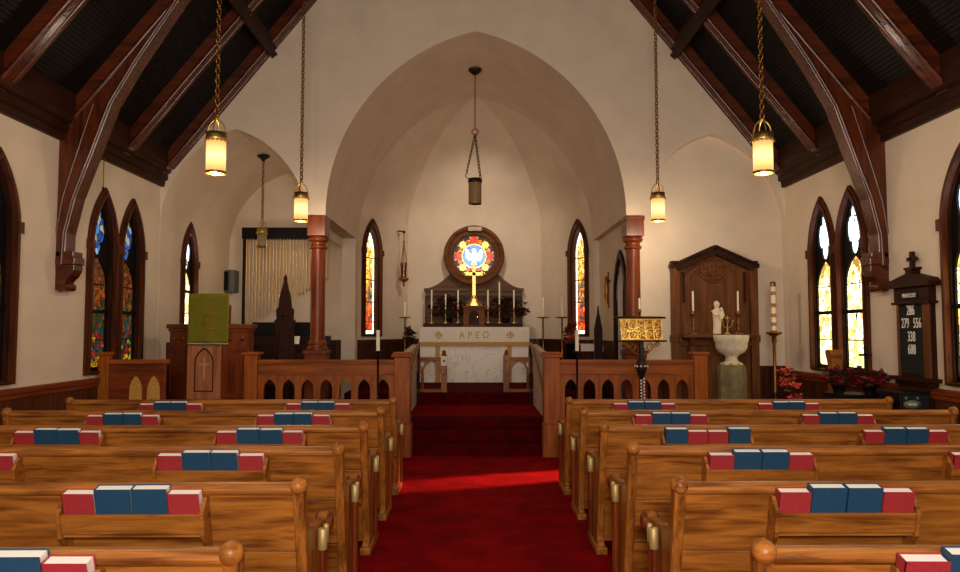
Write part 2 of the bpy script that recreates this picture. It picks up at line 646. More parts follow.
def tag(o, label=None, cat=None, group=None, kind=None):
    if label:
        o['label'] = label
    if cat:
        o['category'] = cat
    if group:
        o['group'] = group
    if kind:
        o['kind'] = kind
    return o


def thing(name, label, cat, loc=(0, 0, 0), rz=0.0, group=None):
    o = bpy.data.objects.new(name, None)
    o.empty_display_size = .1
    COL.objects.link(o)
    o.location = loc
    o.rotation_euler = (0, 0, rz)
    return tag(o, label, cat, group)


def struct(name, mb, mat, bevel=0.0):
    return tag(mb.build(name, mat, None, bevel), kind='structure')


def struct_root(name, loc=(0, 0, 0), rz=0.0):
    o = bpy.data.objects.new(name, None)
    o.empty_display_size = .1
    COL.objects.link(o)
    o.location = loc
    o.rotation_euler = (0, 0, rz)
    o['kind'] = 'structure'
    return o


CH = {}


def kids(o):
    return [c for c in bpy.data.objects if c.parent == o]


def copy_tree(o, parent=None, skip=()):
    c = o.copy()
    COL.objects.link(c)
    c.parent = parent
    for ch in kids(o):
        if ch.name.split('.')[0] not in skip:
            copy_tree(ch, c)
    return c


# ================================================================== THE SHELL
W = 4.47          # half width of the nave
YF = 10.5         # face of the chancel-arch wall
YB = 13.5         # back of the side chambers, where the apse starts
P1, P2 = .40, .586   # chancel floor, sanctuary floor
SL = 1.24         # roof pitch
ZL = 3.71         # under side of the rafters at the wall
ZR = ZL + .24     # roof boards at the wall
YW = -3.2         # west wall, behind the camera
SPR, APX, HW = 3.26, 5.95, 2.15

struct('floor', MB().box(-W - .3, W + .3, YW - .3, 9.72, -.15, 0), M['carpet'])
# chancel steps and floors
st = MB()
st.prism([(9.7, -.1), (9.7, .139), (10.0, .139), (10.0, .278), (10.3, .278), (10.3, P1), (10.6, P1), (10.6, -.1)], -.9, .96, 'yz')
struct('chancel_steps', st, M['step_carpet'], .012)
pf = MB().box(-W - .3, -.9, 9.72, YB + .1, -.1, P1).box(.96, W + .3, 9.72, YB + .1, -.1, P1).box(-.9, .96, 10.6, YB + .1, -.1, P1)
struct('chancel_floor', pf, M['carpet'])
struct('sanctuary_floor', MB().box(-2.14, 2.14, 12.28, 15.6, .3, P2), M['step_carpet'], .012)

# windows: openings in side walls as (y centre, half width)
SILL, WSP, WAP = 1.12, 2.58, 3.24
HWL = .29
left_pairs = [(8.885, 9.62), (6.15, 6.88)]
right_pairs = [(8.66, 9.40), (5.9, 6.62)]
holesL = [arch(y, HWL, WSP, WAP, SILL) for pr in left_pairs for y in pr] + [arch(11.58, .25, 2.62, 3.22, 1.5)]
holesR = [arch(y, HWL, WSP, WAP, SILL) for pr in right_pairs for y in pr]
struct('wall_left', MB().plate([(YW, -.15), (YB + .2, -.15), (YB + .2, 5.0), (YF + .3, 5.0), (YF + .3, ZR + .25), (YW, ZR + .25)], holesL, -W - .3, -W, 'yz'), M['plaster'])
struct('wall_right', MB().plate([(YW, -.15), (YF + .3, -.15), (YF + .3, ZR + .25), (YW, ZR + .25)], holesR, W, W + .3, 'yz'), M['plaster'])
struct('wall_back', MB().plate([(-W - .3, -.15), (W + .3, -.15), (W + .3, ZR), (0, ZR + SL * W + .3), (-W - .3, ZR)],
                               [arch(0, 1.2, 3.4, 5.2, 1.8)], YW - .3, YW, 'xz'), M['plaster'])
# the chancel-arch wall
gable = [(W + .3, P1 - .1), (W + .3, ZR), (0, ZR + SL * W + .2), (-W - .3, ZR), (-W - .3, P1 - .1)]
main = arch(.03, HW, SPR, APX, P1 + .02, 24)
sideL = arch(-3.42, 1.045, 3.1, 4.5, P1 + .02, 18)
sideR = arch(3.42, 1.045, 3.1, 4.45, P1 + .02, 18)
# the bottom of the openings is the platform, so start the plate just under it
def arc_only(a):
    return a[1:-1]
opening = list(reversed(arc_only(sideL))) + list(reversed(arc_only(main))) + list(reversed(arc_only(sideR)))
opening = [(-W - .3, P1), (opening[0][0], P1)] + opening + [(opening[-1][0], P1), (W + .3, P1)]
struct('wall_front', MB().plate(opening + gable[1:4], [], YF, YF + .3, 'xz'), M['plaster'])
struct('wall_recess', MB().box(2.40, W + .3, YF + .14, YF + .3, P1, 4.6), M['plaster'])
# chancel barrel vault and its side chamber vault
def ring(cx, hw, sp, ap, th, y0, y1, n=24):
    inn = arch(cx, hw, sp, ap, None, n)
    out = arch(cx, hw + th, sp, ap + th * 1.25, None, n)
    mb = MB()
    k = len(inn)
    vs = [(x, y, z) for y in (y0, y1) for lp in (inn, out) for x, z in lp]
    fs = []
    for i in range(k - 1):
        fs += [(i, i + 1, 2 * k + i + 1, 2 * k + i), (k + i, 3 * k + i, 3 * k + i + 1, k + i + 1),
               (i, k + i, k + i + 1, i + 1), (2 * k + i, 2 * k + i + 1, 3 * k + i + 1, 3 * k + i)]
    fs += [(0, 2 * k, 3 * k, k), (k - 1, 2 * k - 1, 4 * k - 1, 3 * k - 1)]
    return mb.add(vs, fs)
struct('ceiling_chancel', ring(.03, HW, SPR, APX, .2, YF + .3, YB), M['plaster'])
struct('ceiling_chamber', ring(-3.42, 1.045, 3.1, 4.5, .03, YF + .3, YB), M['plaster'])
# chamber back wall, piers and the closed right side of the chancel
struct('wall_chamber', MB().box(-W - .1, -2.12, YB, YB + .2, P1 - .1, 5.0), M['plaster'])
struct('wall_pier', MB().box(-2.36, -2.12, 13.2, YB, P1, SPR), M['plaster'])
struct('wall_sanctuary', MB().plate([(10.82, P1), (YB + .1, P1), (YB + .1, 3.3), (10.82, 3.3)], [arch(11.5, .42, 2.1, 2.75, P1 + .02)], 2.3, 2.5, 'yz'), M['plaster'])
struct('wall_sacristy', MB().box(3.4, 3.5, 10.8, YB + .1, P1, 3.4).box(2.18, 3.5, YB, YB + .1, P1, 3.4).box(2.18, 3.5, 10.8, YB, 3.3, 3.4), M['plaster'])
# apse: three canted walls and the ribbed half vault over them
pl = [(-2.12, YB), (-1.38, 15.4), (1.40, 15.4), (2.18, YB)]
LZ0, LZS, LZA = 1.55, 2.85, 3.5     # lancet sill, spring, apex
def apse_wall(name, a, b2, hole):
    a, b2 = Vector(a), Vector(b2)
    L_ = (b2 - a).length
    ang = math.atan2(b2.y - a.y, b2.x - a.x)
    mb = MB().plate([(-.02, P1 - .2), (L_ + .02, P1 - .2), (L_ + .02, 3.82), (-.02, 3.82)], [hole] if hole else [], 0, .3, 'xz')
    o = struct(name, mb, M['plaster'])
    o.location = (a.x, a.y, 0)
    o.rotation_euler = (0, 0, ang)
    return o, ang, L_
wl, angL, LL = apse_wall('wall_apse_left', pl[0], pl[1], arch(.50, .3, 3.06, 3.62, 1.52))
struct('wall_apse', MB().plate([(pl[1][0], P1 - .2), (pl[2][0], P1 - .2), (pl[2][0], 3.82), (pl[1][0], 3.82)], [], 15.4, 15.7, 'xz'), M['plaster'])
wr, angR, LR = apse_wall('wall_apse_right', pl[2], pl[3], arch(LL - .50, .3, 3.06, 3.62, 1.52))
mb = MB()
prof = arch(0, HW, SPR, APX, None, 64)[:65]
rows = []
for x, z in prof:
    s_ = 1 - x / HW
    if z < 3.7:
        continue
    e_ = min(1, (z - 3.7) / 1.0)
    s_ *= e_ * e_ * (3 - 2 * e_)
    row = []
    for i in range(3):
        for t in ([0, .5] if i < 2 else [0, .5, 1]):
            px = pl[i][0] + (pl[i + 1][0] - pl[i][0]) * t
            py = pl[i][1] + (pl[i + 1][1] - pl[i][1]) * t
            row.append((px + (.03 - px) * s_, py + (YB - py) * s_, z))
    rows.append(row)
k = len(rows[0])
mb.add([p for r_ in rows for p in r_], [(i * k + j, i * k + j + 1, (i + 1) * k + j + 1, (i + 1) * k + j) for i in range(len(rows) - 1) for j in range(k - 1)])
o = tag(mb.build('ceiling_apse', M['plaster'], normals=False), kind='structure')
md = o.modifiers.new('solid', 'SOLIDIFY')
md.thickness = .06
md.offset = -1

# nave roof: two boarded slopes
for nm, s_ in (('ceiling_left', -1), ('ceiling_right', 1)):
    z_top = ZR + SL * W
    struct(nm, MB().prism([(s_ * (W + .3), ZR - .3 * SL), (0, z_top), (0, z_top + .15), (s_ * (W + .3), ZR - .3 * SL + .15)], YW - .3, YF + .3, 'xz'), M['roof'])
tn = [0]
def trim(mb, mat, bevel=0.0):
    tn[0] += 1
    return struct('trim_%d' % tn[0], mb, mat, bevel)
def zl(x):
    return ZL + (W - abs(x)) * SL
for s_ in (-1, 1):
    for y, hw in ((10.41, .09), (9.25, .075), (8.0, .1), (6.75, .085), (5.5, .085), (3.9, .1), (2.0, .085)):
        m = MB().prism([(s_ * W, ZL), (0, ZL + SL * W), (0, ZR + SL * W), (s_ * W, ZR)], y - hw, y + hw, 'xz')
        for q in (-1, 1):
            m.tube([(s_ * (W - .16), y + q * (hw - .012), zl(W - .16) + .012), (0, y + q * (hw - .012), ZL + SL * W + .012)], .03, 8)
        trim(m, M['timber_x'])
    # purlin and eaves cornice
    px = 2.97
    pm = MB()
    zp = zl(px)
    nx, nz = s_ * .63, .78
    for w_, d_, off in ((.30, .10, .12), (.2, .16, .05), (.1, .2, .0)):
        c = Vector((s_ * px, 0, zp + .1 + .0))
        pm.bar((c.x, YW, zp + .17 - off * .5), (c.x, YF, zp + .17 - off * .5), w_, d_, (s_ * .78, 0, -.63) if False else (-s_ * .78, 0, .63))
    trim(pm, M['dark_y'])
    cm = MB()
    cm.prism([(s_ * W, 3.66), (s_ * (W - .05), 3.66), (s_ * (W - .06), 3.74), (s_ * (W - .1), 3.76), (s_ * (W - .1), 3.84), (s_ * (W - .14), 3.86),
              (s_ * (W - .15), 3.93), (s_ * (W - .17), 3.95), (s_ * (W - .17), 4.18), (s_ * W, 3.97)], YW, YF, 'xz')
    trim(cm, M['dark_y'])
    # wainscot and its cap along the nave wall
    x0, x1 = sorted((s_ * W, s_ * (W - .03)))
    trim(MB().box(x0, x1, YW, YF, 0, 1.0), M['wainscot_y'])
    x0, x1 = sorted((s_ * W, s_ * (W - .06)))
    trim(MB().box(x0, x1, YW, YF, 1.0, 1.06).box(*sorted((s_ * W, s_ * (W - .045))), YW, YF, .95, 1.0), M['mahogany_y'], .008)
trim(MB().box(-W, -2.36, YB - .03, YB, P1, 1.36).box(-W, -2.36, YB - .06, YB, 1.36, 1.44), M['wainscot_x'])
trim(MB().box(-W, -W + .03, YF + .3, YB, P1, 1.36).box(-W, -W + .06, YF + .3, YB, 1.36, 1.44), M['wainscot_y'])
trim(MB().box(2.36, W, YF + .09, YF + .12, P1, 1.05).box(2.36, W, YF + .06, YF + .12, 1.05, 1.11), M['wainscot_x'])
trim(MB().box(2.27, 2.3, 11.93, YB, P1, 1.36).box(2.25, 2.3, 11.93, YB, 1.36, 1.44), M['wainscot_y'])
trim(MB().box(pl[1][0], pl[2][0], 15.37, 15.4, P2, 1.36).box(pl[1][0], pl[2][0], 15.34, 15.4, 1.36, 1.44), M['wainscot_x'])
for a, ang, L_ in ((pl[0], angL, LL), (pl[2], angR, LR)):
    o = trim(MB().box(0, L_, -.03, 0, P2, 1.36).box(0, L_, -.06, 0, 1.36, 1.44), M['wainscot_x'])
    o.location = (a[0], a[1], 0)
    o.rotation_euler = (0, 0, ang)
# door in the right side of the sanctuary: a dark pointed door leaf
dr = struct_root('door_1', (2.3, 11.5, P1))
MB().plate(arch(0, .5, 2.1 - P1, 2.87 - P1, 0), [arch(0, .42, 2.1 - P1, 2.75 - P1, .0 + .001)], -.04, .02, 'yz').build('door_frame', M['dark_z'], dr)
MB().prism(arch(0, .42, 2.1 - P1, 2.75 - P1, .01), .1, .14, 'yz').build('door_leaf', M['black'], dr)
MB().sphere((.08, .34, 1.0), .03).build('door_knob', M['brass'], dr)

# ------------------------------------------------------------------ windows
wn = [0]
def lancet(root, xc, hw, sill, sp, ap, lower, upper, depth=.2, casing=.06, split=None, proud=.04):
    """local: x along the wall, y into the wall; room is at -y"""
    fr = MB().plate(arch(xc, hw + casing, sp, ap + casing * 1.6, sill - .02), [arch(xc, hw - .005, sp, ap - .01, sill + .01)], -proud, .0, 'xz')
    fr.plate(arch(xc, hw + casing * .55, sp, ap + casing * .9, sill + .0), [arch(xc, hw - .004, sp, ap - .008, sill + .012)], -proud - .018, -proud, 'xz')
    for s_ in (-1, 1):
        fr.box(xc + s_ * (hw + casing * .5) - casing * .62, xc + s_ * (hw + casing * .5) + casing * .62, -proud - .03, 0, sp - .02, sp + .09)
    fr.build('window_frame', M['frame'], root)
    MB().plate(arch(xc, hw - .001, sp, ap - .002, sill + .001), [arch(xc, hw - .022, sp, ap - .04, sill + .025)], 0, depth + .04, 'xz').build('reveal', M['dark_z'], root)
    if upper:
        zq0, zq1 = sp + .0, ap - .17
        qf = quatrefoil(xc, (zq0 + zq1) / 2 + .0, hw * .6, (zq1 - zq0) / 2 + .06)
        low = arch(xc, hw - .05, sp - .45, sp - .08, sill + .06)
        MB().plate(arch(xc, hw - .02, sp, ap - .035, sill + .025), [qf, low], depth - .022, depth, 'xz').build('tracery', M['black'], root)
        MB().prism(quatrefoil(xc, (zq0 + zq1) / 2, hw * .64, (zq1 - zq0) / 2 + .075), depth, depth + .01, 'xz').build('quatrefoil_pane', upper, root)
        MB().prism(arch(xc, hw - .035, sp - .45, sp - .06, sill + .05), depth, depth + .01, 'xz').build('lancet_pane', lower, root)
        bm_ = MB()
        zb = sill + .72
        bm_.box(xc - hw + .03, xc + hw - .03, depth - .045, depth, zb - .022, zb + .022)
        for zz in (sill + .38, sill + 1.05):
            bm_.box(xc - hw + .06, xc + hw - .06, depth - .012, depth, zz - .006, zz + .006)
        bm_.build('saddle_bar', M['black'], root)
    else:
        MB().prism(arch(xc, hw - .03, sp, ap - .045, sill + .03), depth + .008, depth + .018, 'xz').build('border_pane', M['g_border'], root)
        MB().prism(arch(xc, hw - .1, sp, ap - .17, sill + .09), depth - .004, depth + .008, 'xz').build('picture_pane', lower, root)
        bm_ = MB()
        for f_ in (.12, .3, .5, .7):
            zz = sill + (ap - sill) * f_
            bm_.box(xc - hw + .03, xc + hw - .03, depth - .02, depth - .004, zz - .008, zz + .008)
        bm_.build('saddle_bar', M['black'], root)


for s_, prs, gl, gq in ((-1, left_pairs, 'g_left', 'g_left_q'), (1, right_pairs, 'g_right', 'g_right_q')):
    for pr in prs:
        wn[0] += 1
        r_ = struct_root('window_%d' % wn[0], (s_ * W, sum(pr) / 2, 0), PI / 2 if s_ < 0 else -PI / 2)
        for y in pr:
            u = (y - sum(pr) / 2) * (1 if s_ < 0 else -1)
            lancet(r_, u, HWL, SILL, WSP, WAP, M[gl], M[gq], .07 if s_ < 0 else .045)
wn[0] += 1
r_ = struct_root('window_%d' % wn[0], (-W, 11.58, 0), PI / 2)
lancet(r_, 0, .25, 1.5, 2.62, 3.22, M['g_right'], M['g_right_q'], .05)
for a, ang, u in ((pl[0], angL, .50), (pl[2], angR, LL - .50)):
    wn[0] += 1
    r_ = struct_root('window_%d' % wn[0], (a[0], a[1], 0), ang)
    lancet(r_, u, .3, 1.52, 3.06, 3.62, M['g_lancet'], None, .09, .07)
wn[0] += 1
r_ = struct_root('window_%d' % wn[0], (0, YW, 0), 0)
MB().prism(arch(0, 1.19, 3.4, 5.19, 1.81), -.25, -.22, 'xz').build('window_pane', M['west_glow'], r_)  # glowing pane of the assumed west window, unseen and added for light

# rose window over the altar
RC = at(474, 256, 15.3)
RX, RZ = RC.x, RC.z
wn[0] += 1
rw = struct_root('window_%d' % wn[0], (RX, 15.4, RZ))
MB().prism(circ(0, 0, .44, 40), -.06, -.02, 'xz').build('window_ground', M['dark_glass'], rw)
MB().prism(circ(0, 0, .235, 36), -.072, -.06, 'xz').build('roundel_pane', M['g_blue'], rw)
MB().plate(circ(0, 0, .262, 36), [circ(0, 0, .235, 36)], -.076, -.06, 'xz').build('roundel_border', M['g_yellow'], rw)
dv = [(0, .155), (.03, .15), (.04, .12), (.035, .08), (.07, .04), (.1, .07), (.115, .12), (.15, .15), (.185, .09), (.18, 0), (.15, -.06), (.1, -.09), (.05, -.09), (.035, -.11), (.06, -.18), (0, -.2)]
dv = dv + [(-x, z) for x, z in reversed(dv[1:-1])]
MB().prism(dv, -.082, -.072, 'xz').build('dove_pane', M['g_white'], rw)
for i in range(16):
    a = PI / 2 + i * PI / 8
    c, s_ = math.cos(a), math.sin(a)
    if i % 4 == 0:
        mt, r0, r1, w_ = 'g_red', .265, .42, .09
    elif i % 4 == 2:
        mt, r0, r1, w_ = 'g_yellow', .265, .41, .075
    else:
        mt, r0, r1, w_ = 'g_orange', .27, .37, .05
    sh = [(r0, -w_ * .5), (r0 + .04, -w_), ((r0 + r1) / 2 + .03, -w_ * .9), (r1 - .02, -w_ * .55), (r1, 0), (r1 - .02, w_ * .55), ((r0 + r1) / 2 + .03, w_ * .9), (r0 + .04, w_), (r0, w_ * .5)]
    MB().prism([(u * c - v * s_, u * s_ + v * c) for u, v in sh], -.07, -.06, 'xz').build('petal_pane', M[mt], rw)
    for q in (-1, 1):
        aa = a + q * PI / 16
        MB().prism(circ(.395 * math.cos(aa), .395 * math.sin(aa), .02, 10), -.068, -.06, 'xz').build('bead_pane', M['g_orange' if q > 0 else 'g_yellow'], rw) if q > 0 else None

# ================================================================== ROOF BRACKETS AND COLUMNS
inner = [(875, 266), (873, 235), (864, 200), (850, 164), (829, 108), (804, 66), (765, 8)]
ipts = [at(px, py, 8.0) for px, py in inner]
ipts = [(p.x, p.z) for p in ipts]
for s_, nm in ((-1, 'left'), (1, 'right')):
    t = thing('roof_bracket', 'red brown curved timber roof bracket on the %s side wall, scrolled corbel at its foot' % nm, 'roof bracket', (s_ * W, 8.0, 2.1), 0, 'curved timber brackets under the roof')
    loc = lambda x, z: (s_ * (x - W), z - 2.1)
    poly = [loc(x, z) for x, z in ipts]
    xe = ipts[-1][0] - .15
    poly = [loc(W, 2.25)] + poly + [loc(xe, zl(xe) + .02), loc(W, zl(W) + .02)]
    MB().prism(poly, -.1, .1, 'xz').build('brace', M['timber_z'], t, .012)
    mo = MB()
    for q in (-1, 1):
        mo.tube([(loc(x + .035, z)[0], q * .1, loc(x, z)[1]) for x, z in ipts], .022, 8)
        mo.tube([(loc(x + .11 + .03 * i, z)[0], q * .1, loc(x, z)[1]) for i, (x, z) in enumerate(ipts[1:5])], .012, 8)
    mo.build('edge_roll', M['timber_z'], t)
    cb = MB()
    cb.box(*sorted((0, -s_ * .21)), -.105, .105, .22, .3)
    cb.box(*sorted((0, -s_ * .19)), -.1, .1, .3, .36)
    cp = [(0, .22), (-.2, .22), (-.2, .16), (-.17, .1), (-.13, .06), (-.1, .02), (-.12, -.01), (-.11, -.05), (-.06, -.07), (0, -.05)]
    cb.prism([(s_ * a, b2) for a, b2 in cp], -.09, .09, 'xz')
    cb.lathe([(.045, -.1), (.045, .1)], (-s_ * .085, 0, -.02), 16, 'y')
    cb.build('corbel', M['timber_x'], t, .008)

def column(x, nm):
    t = thing('column', 'polished red brown round wooden column at the %s of the chancel arch' % nm, 'column', (x, YF + .15, P1), 0, 'columns of the chancel arch')
    MB().box(-.15, .15, -.15, .15, 0, .88).box(-.17, .17, -.17, .17, .88, .93).box(-.17, .17, -.17, .17, 0, .12).build('pedestal', M['mahogany_z'], t, .008)
    MB().lathe([(.15, .93), (.155, .96), (.13, .99), (.12, 1.01), (.14, 1.03), (.12, 1.06), (.105, 1.08)]).build('base', M['mahogany_x'], t)
    MB().lathe([(.105, 1.08), (.104, 1.6), (.1, 2.38)]).build('shaft', M['mahogany_z'], t)
    MB().lathe([(.1, 2.38), (.125, 2.39), (.13, 2.42), (.105, 2.44), (.105, 2.48), (.14, 2.5), (.145, 2.53), (.12, 2.56)]).box(-.128, .128, -.175, .16, 2.56, 2.84).box(-.138, .138, -.187, .17, 2.79, 2.852).build('capital', M['mahogany_z'], t, .006)
column(-2.245, 'left')
column(2.3, 'right')

# ================================================================== PEWS AND BOOKS
PL = 3.18
LEAN = .25
yb = lambda z: (.9 - z) * LEAN
RACKS = {-1: ((.44, 1.048), (1.86, 2.455)), 1: ((.445, 1.05), (1.85, 2.445))}
ZS = 1.035        # pew height factor
ENDP = [(.15, 0), (.15, .07), (.19, .1), (-.02, .86), (-.03, .9), (.0, .93), (.045, .92), (.06, .88), (.06, .82), (.085, .75), (.14, .69), (.25, .665), (.5, .645), (.56, .66), (.61, .645),
        (.63, .6), (.605, .56), (.55, .545), (.515, .5), (.505, .43), (.525, .37), (.525, .33), (.495, .28), (.495, .09), (.54, .06), (.54, 0)]

def make_pew(s, label):
    t = thing('pew', label, 'pew', (0, 0, 0), 0, 'rows of oak pews')
    X = lambda a, b2: tuple(sorted((s * a, s * b2)))
    for u in (0, PL - .05):
        e = MB().prism(ENDP, *X(u, u + .05), 'yz').build('pew_end', M['oak_z'], t, .008)
        MB().sphere((s * (u + .025), .0, .9), .046, 18, 10, (.85, 1, .88)).build('knob', M['oak_x'], e)
        MB().lathe([(.0, -.045), (.03, -.045), (.042, -.035), (.042, .035), (.03, .045), (0, .045)], (s * (u + .025), .58, .605), 18, 'x').build('arm_scroll', M['mahogany_x'], e)
        MB().box(*X(u - .015, u + .065), .12, .57, 0, .05).build('foot', M['oak_y'], e, .008)
    bk = MB()
    for z0, z1 in ((.08, .345), (.35, .60), (.605, .875)):
        bk.prism([(yb(z0) - .013, z0), (yb(z0) + .013, z0), (yb(z1) + .013, z1), (yb(z1) - .013, z1)], *X(.05, PL - .05), 'yz')
    bk.build('back_panel', M['oak_x'], t, .004)
    MB().prism(circ(.022, .883, 1, 16, 0, .042, .03), *X(.05, PL - .05), 'yz').build('top_rail', M['oak_x'], t)
    MB().box(*X(.05, PL - .05), .13, .56, .40, .43).box(*X(.05, PL - .05), .53, .555, .3, .4).build('seat', M['oak_x'], t, .004)
    MB().box(*X(.07, PL - .07), .16, .55, .43, .475).build('cushion', M['cushion'], t, .015)
    for u0, u1 in RACKS[s]:
        r_ = MB()
        r_.prism([(-.053, .706), (-.04, .706), (-.058, .795), (-.073, .792)], *X(u0, u1), 'yz')
        r_.prism([(-.04, .69), (yb(.69) - .012, .69), (yb(.705) - .012, .705), (-.04, .705)], *X(u0, u1), 'yz')
        for u in (u0 - .018, u1):
            r_.prism([(-.056, .69), (yb(.56) - .012, .56), (yb(.86) - .012, .86), (-.035, .86), (-.08, .80)], *X(u, u + .018), 'yz')
        r_.build('book_rack', M['oak_x'], t, .003)
    c = MB().lathe([(.014, .1), (.014, .56)], (-s * .03, .27, 0), 12).lathe([(.009, .1), (.009, .57)], (-s * .03, .35, 0), 12)
    c = c.build('candle_rod', M['mahogany_z'], t)
    MB().lathe([(.02, .55), (.023, .555), (.023, .645), (.018, .65)], (-s * .03, .27, 0), 14).lathe([(.012, .56), (.014, .565), (.014, .645), (.01, .65)], (-s * .03, .35, 0), 12).build('brass_socket', M['socket'], c)
    return t

WH = ['nearest to the camera', 'second from the camera', 'third from the camera', 'fourth from the camera', 'fifth from the camera', 'foremost, nearest the chancel']
PX = {-1: -.759, 1: .90}
YP = [2.40 + .97 * k for k in range(6)]
for s in (-1, 1):
    sd = 'left' if s < 0 else 'right'
    for k in range(6):
        lb = 'golden oak pew %s of the aisle, %s' % (sd, WH[k])
        if k == 0:
            p0 = make_pew(s, lb)
            p = p0
        else:
            p = copy_tree(p0)
            p['label'] = lb
        p.location = (PX[s] + (.016 if s < 0 and k == 0 else 0), YP[k], 0)
        p.scale = (1, 1, ZS - (.02 if k == 0 else .01 if k == 1 else 0))

def make_book(colour, w, h, th=.052):
    nm = 'hymnal' if colour == 'red' else 'prayer_book'
    c = MB()
    c.box(-w / 2, w / 2, -th / 2, -th / 2 + .003, 0, h).box(-w / 2, w / 2, th / 2 - .003, th / 2, 0, h).box(-w / 2, -w / 2 + .004, -th / 2, th / 2, 0, h)
    o = c.build(nm, M[colour + '_cloth'])
    MB().box(-w / 2 + .004, w / 2 - .004, -th / 2 + .003, th / 2 - .003, .004, h - .005).build('page_block', M['white_paper'], o)
    return o
PROTO = {'red': make_book('red', .140, .188), 'blue': make_book('blue', .155, .208)}
USED = {'red': False, 'blue': False}
NTH = ['nearest', 'second', 'third', 'fourth', 'fifth', 'foremost']
RN = {0: 'aisle-side', 1: 'wall-side'}
def fill(s, k, rk, which, pat='rbbr'):
    sd = 'left' if s < 0 else 'right'
    u0, u1 = RACKS[s][rk]
    lo = min(PX[s] + s * u0, PX[s] + s * u1)
    ws = [.140 if c == 'r' else .155 for c in pat]
    gap = (u1 - u0 - sum(ws)) / 5
    x = lo + gap + ((.016 if s < 0 else -.012) if k == 0 else 0)
    for i, c in enumerate(pat):
        colour = 'red' if c == 'r' else 'blue'
        if i in which:
            if USED[colour]:
                o = copy_tree(PROTO[colour])
            else:
                o = PROTO[colour]
                USED[colour] = True
            o.location = (x + ws[i] / 2, YP[k] - .001 + rnd.uniform(-.003, .003), .706 * ZS)
            o.rotation_euler = (math.radians(15.5 + rnd.uniform(-1, 1)), 0, math.radians(rnd.uniform(-1.2, 1.2)))
            same = [j for j in range(4) if pat[j] == c]
            pos = 'left' if i == same[0] else 'right'
            if len([j for j in same if j in which]) == 1:
                pos = 'only visible'
            kind = 'hymnal' if c == 'r' else 'prayer book'
            sz = 'red' if c == 'r' else 'taller blue'
            tag(o, '%s %s %s in the %s rack of the %s %s pew' % (pos, sz, kind, RN[rk], NTH[k], sd), 'book', None, None)
            o['group'] = 'red hymnals in the pew racks' if c == 'r' else 'blue prayer books in the pew racks'
        x += ws[i] + gap
A4 = (0, 1, 2, 3)
fill(-1, 0, 0, (2, 3)); fill(1, 0, 0, (0, 1))
fill(-1, 1, 0, A4); fill(1, 1, 0, A4)
fill(-1, 2, 0, A4); fill(-1, 2, 1, (3,)); fill(1, 2, 0, A4); fill(1, 2, 1, (0,))
for k in (3, 4, 5):
    for rk in (0, 1):
        fill(-1, k, rk, A4)
        fill(1, k, rk, A4, 'brrb' if (k == 3 and rk == 0) else 'rbbr')

# ================================================================== CHANCEL RAILS
def rail(s):
    sd = 'left' if s < 0 else 'right'
    xa, xb = (-.92, -2.86) if s < 0 else (1.0, 2.92)      # newel and end post centres
    t = thing('chancel_rail', 'amber oak chancel rail with a row of pointed arches, %s of the steps' % sd, 'railing', (xa, 9.62, 0), 0, 'chancel rails with pointed arches')
    L_ = abs(xb - xa)
    nw = MB().box(-.105, .105, -.1, .1, .42, 1.27).box(-.12, .12, -.115, .115, 0, .42).build('newel_post', M['rail_z'], t, .01)
    MB().box(-.135, .135, -.13, .13, 1.27, 1.31).box(-.12, .12, -.115, .115, 1.31, 1.335).build('post_cap', M['rail_x'], nw, .008)
    ep = MB().box(s * L_ - .085, s * L_ + .085, -.085, .085, 0, 1.30).build('end_post', M['rail_z'], t, .01)
    MB().box(s * L_ - .11, s * L_ + .11, -.11, .11, 1.30, 1.335).build('post_cap', M['rail_x'], ep, .008)
    a, b2 = sorted((s * .1, s * (L_ - .08)))
    MB().box(a, b2, -.075, .075, 1.2, 1.235).box(a, b2, -.055, .055, 1.175, 1.2).build('top_rail', M['rail_x'], t, .006)
    MB().box(a, b2, -.03, .03, 1.06, 1.175).box(a, b2, -.042, .042, 1.045, 1.065).build('frieze_board', M['rail_x'], t, .004)
    n = 7
    pw = (b2 - a - .06) / n
    holes = [arch(a + .03 + pw * (i + .5), .078, .86, .985, .5, 8) for i in range(n)]
    MB().plate([(a, .42), (b2, .42), (b2, 1.045), (a, 1.045)], holes, -.02, .02, 'xz').build('arcade', M['rail_z'], t)
    MB().box(a, b2, -.05, .05, .36, .46).box(a, b2, -.03, .03, 0, .36).build('bottom_rail', M['rail_x'], t, .005)
rail(-1)
rail(1)
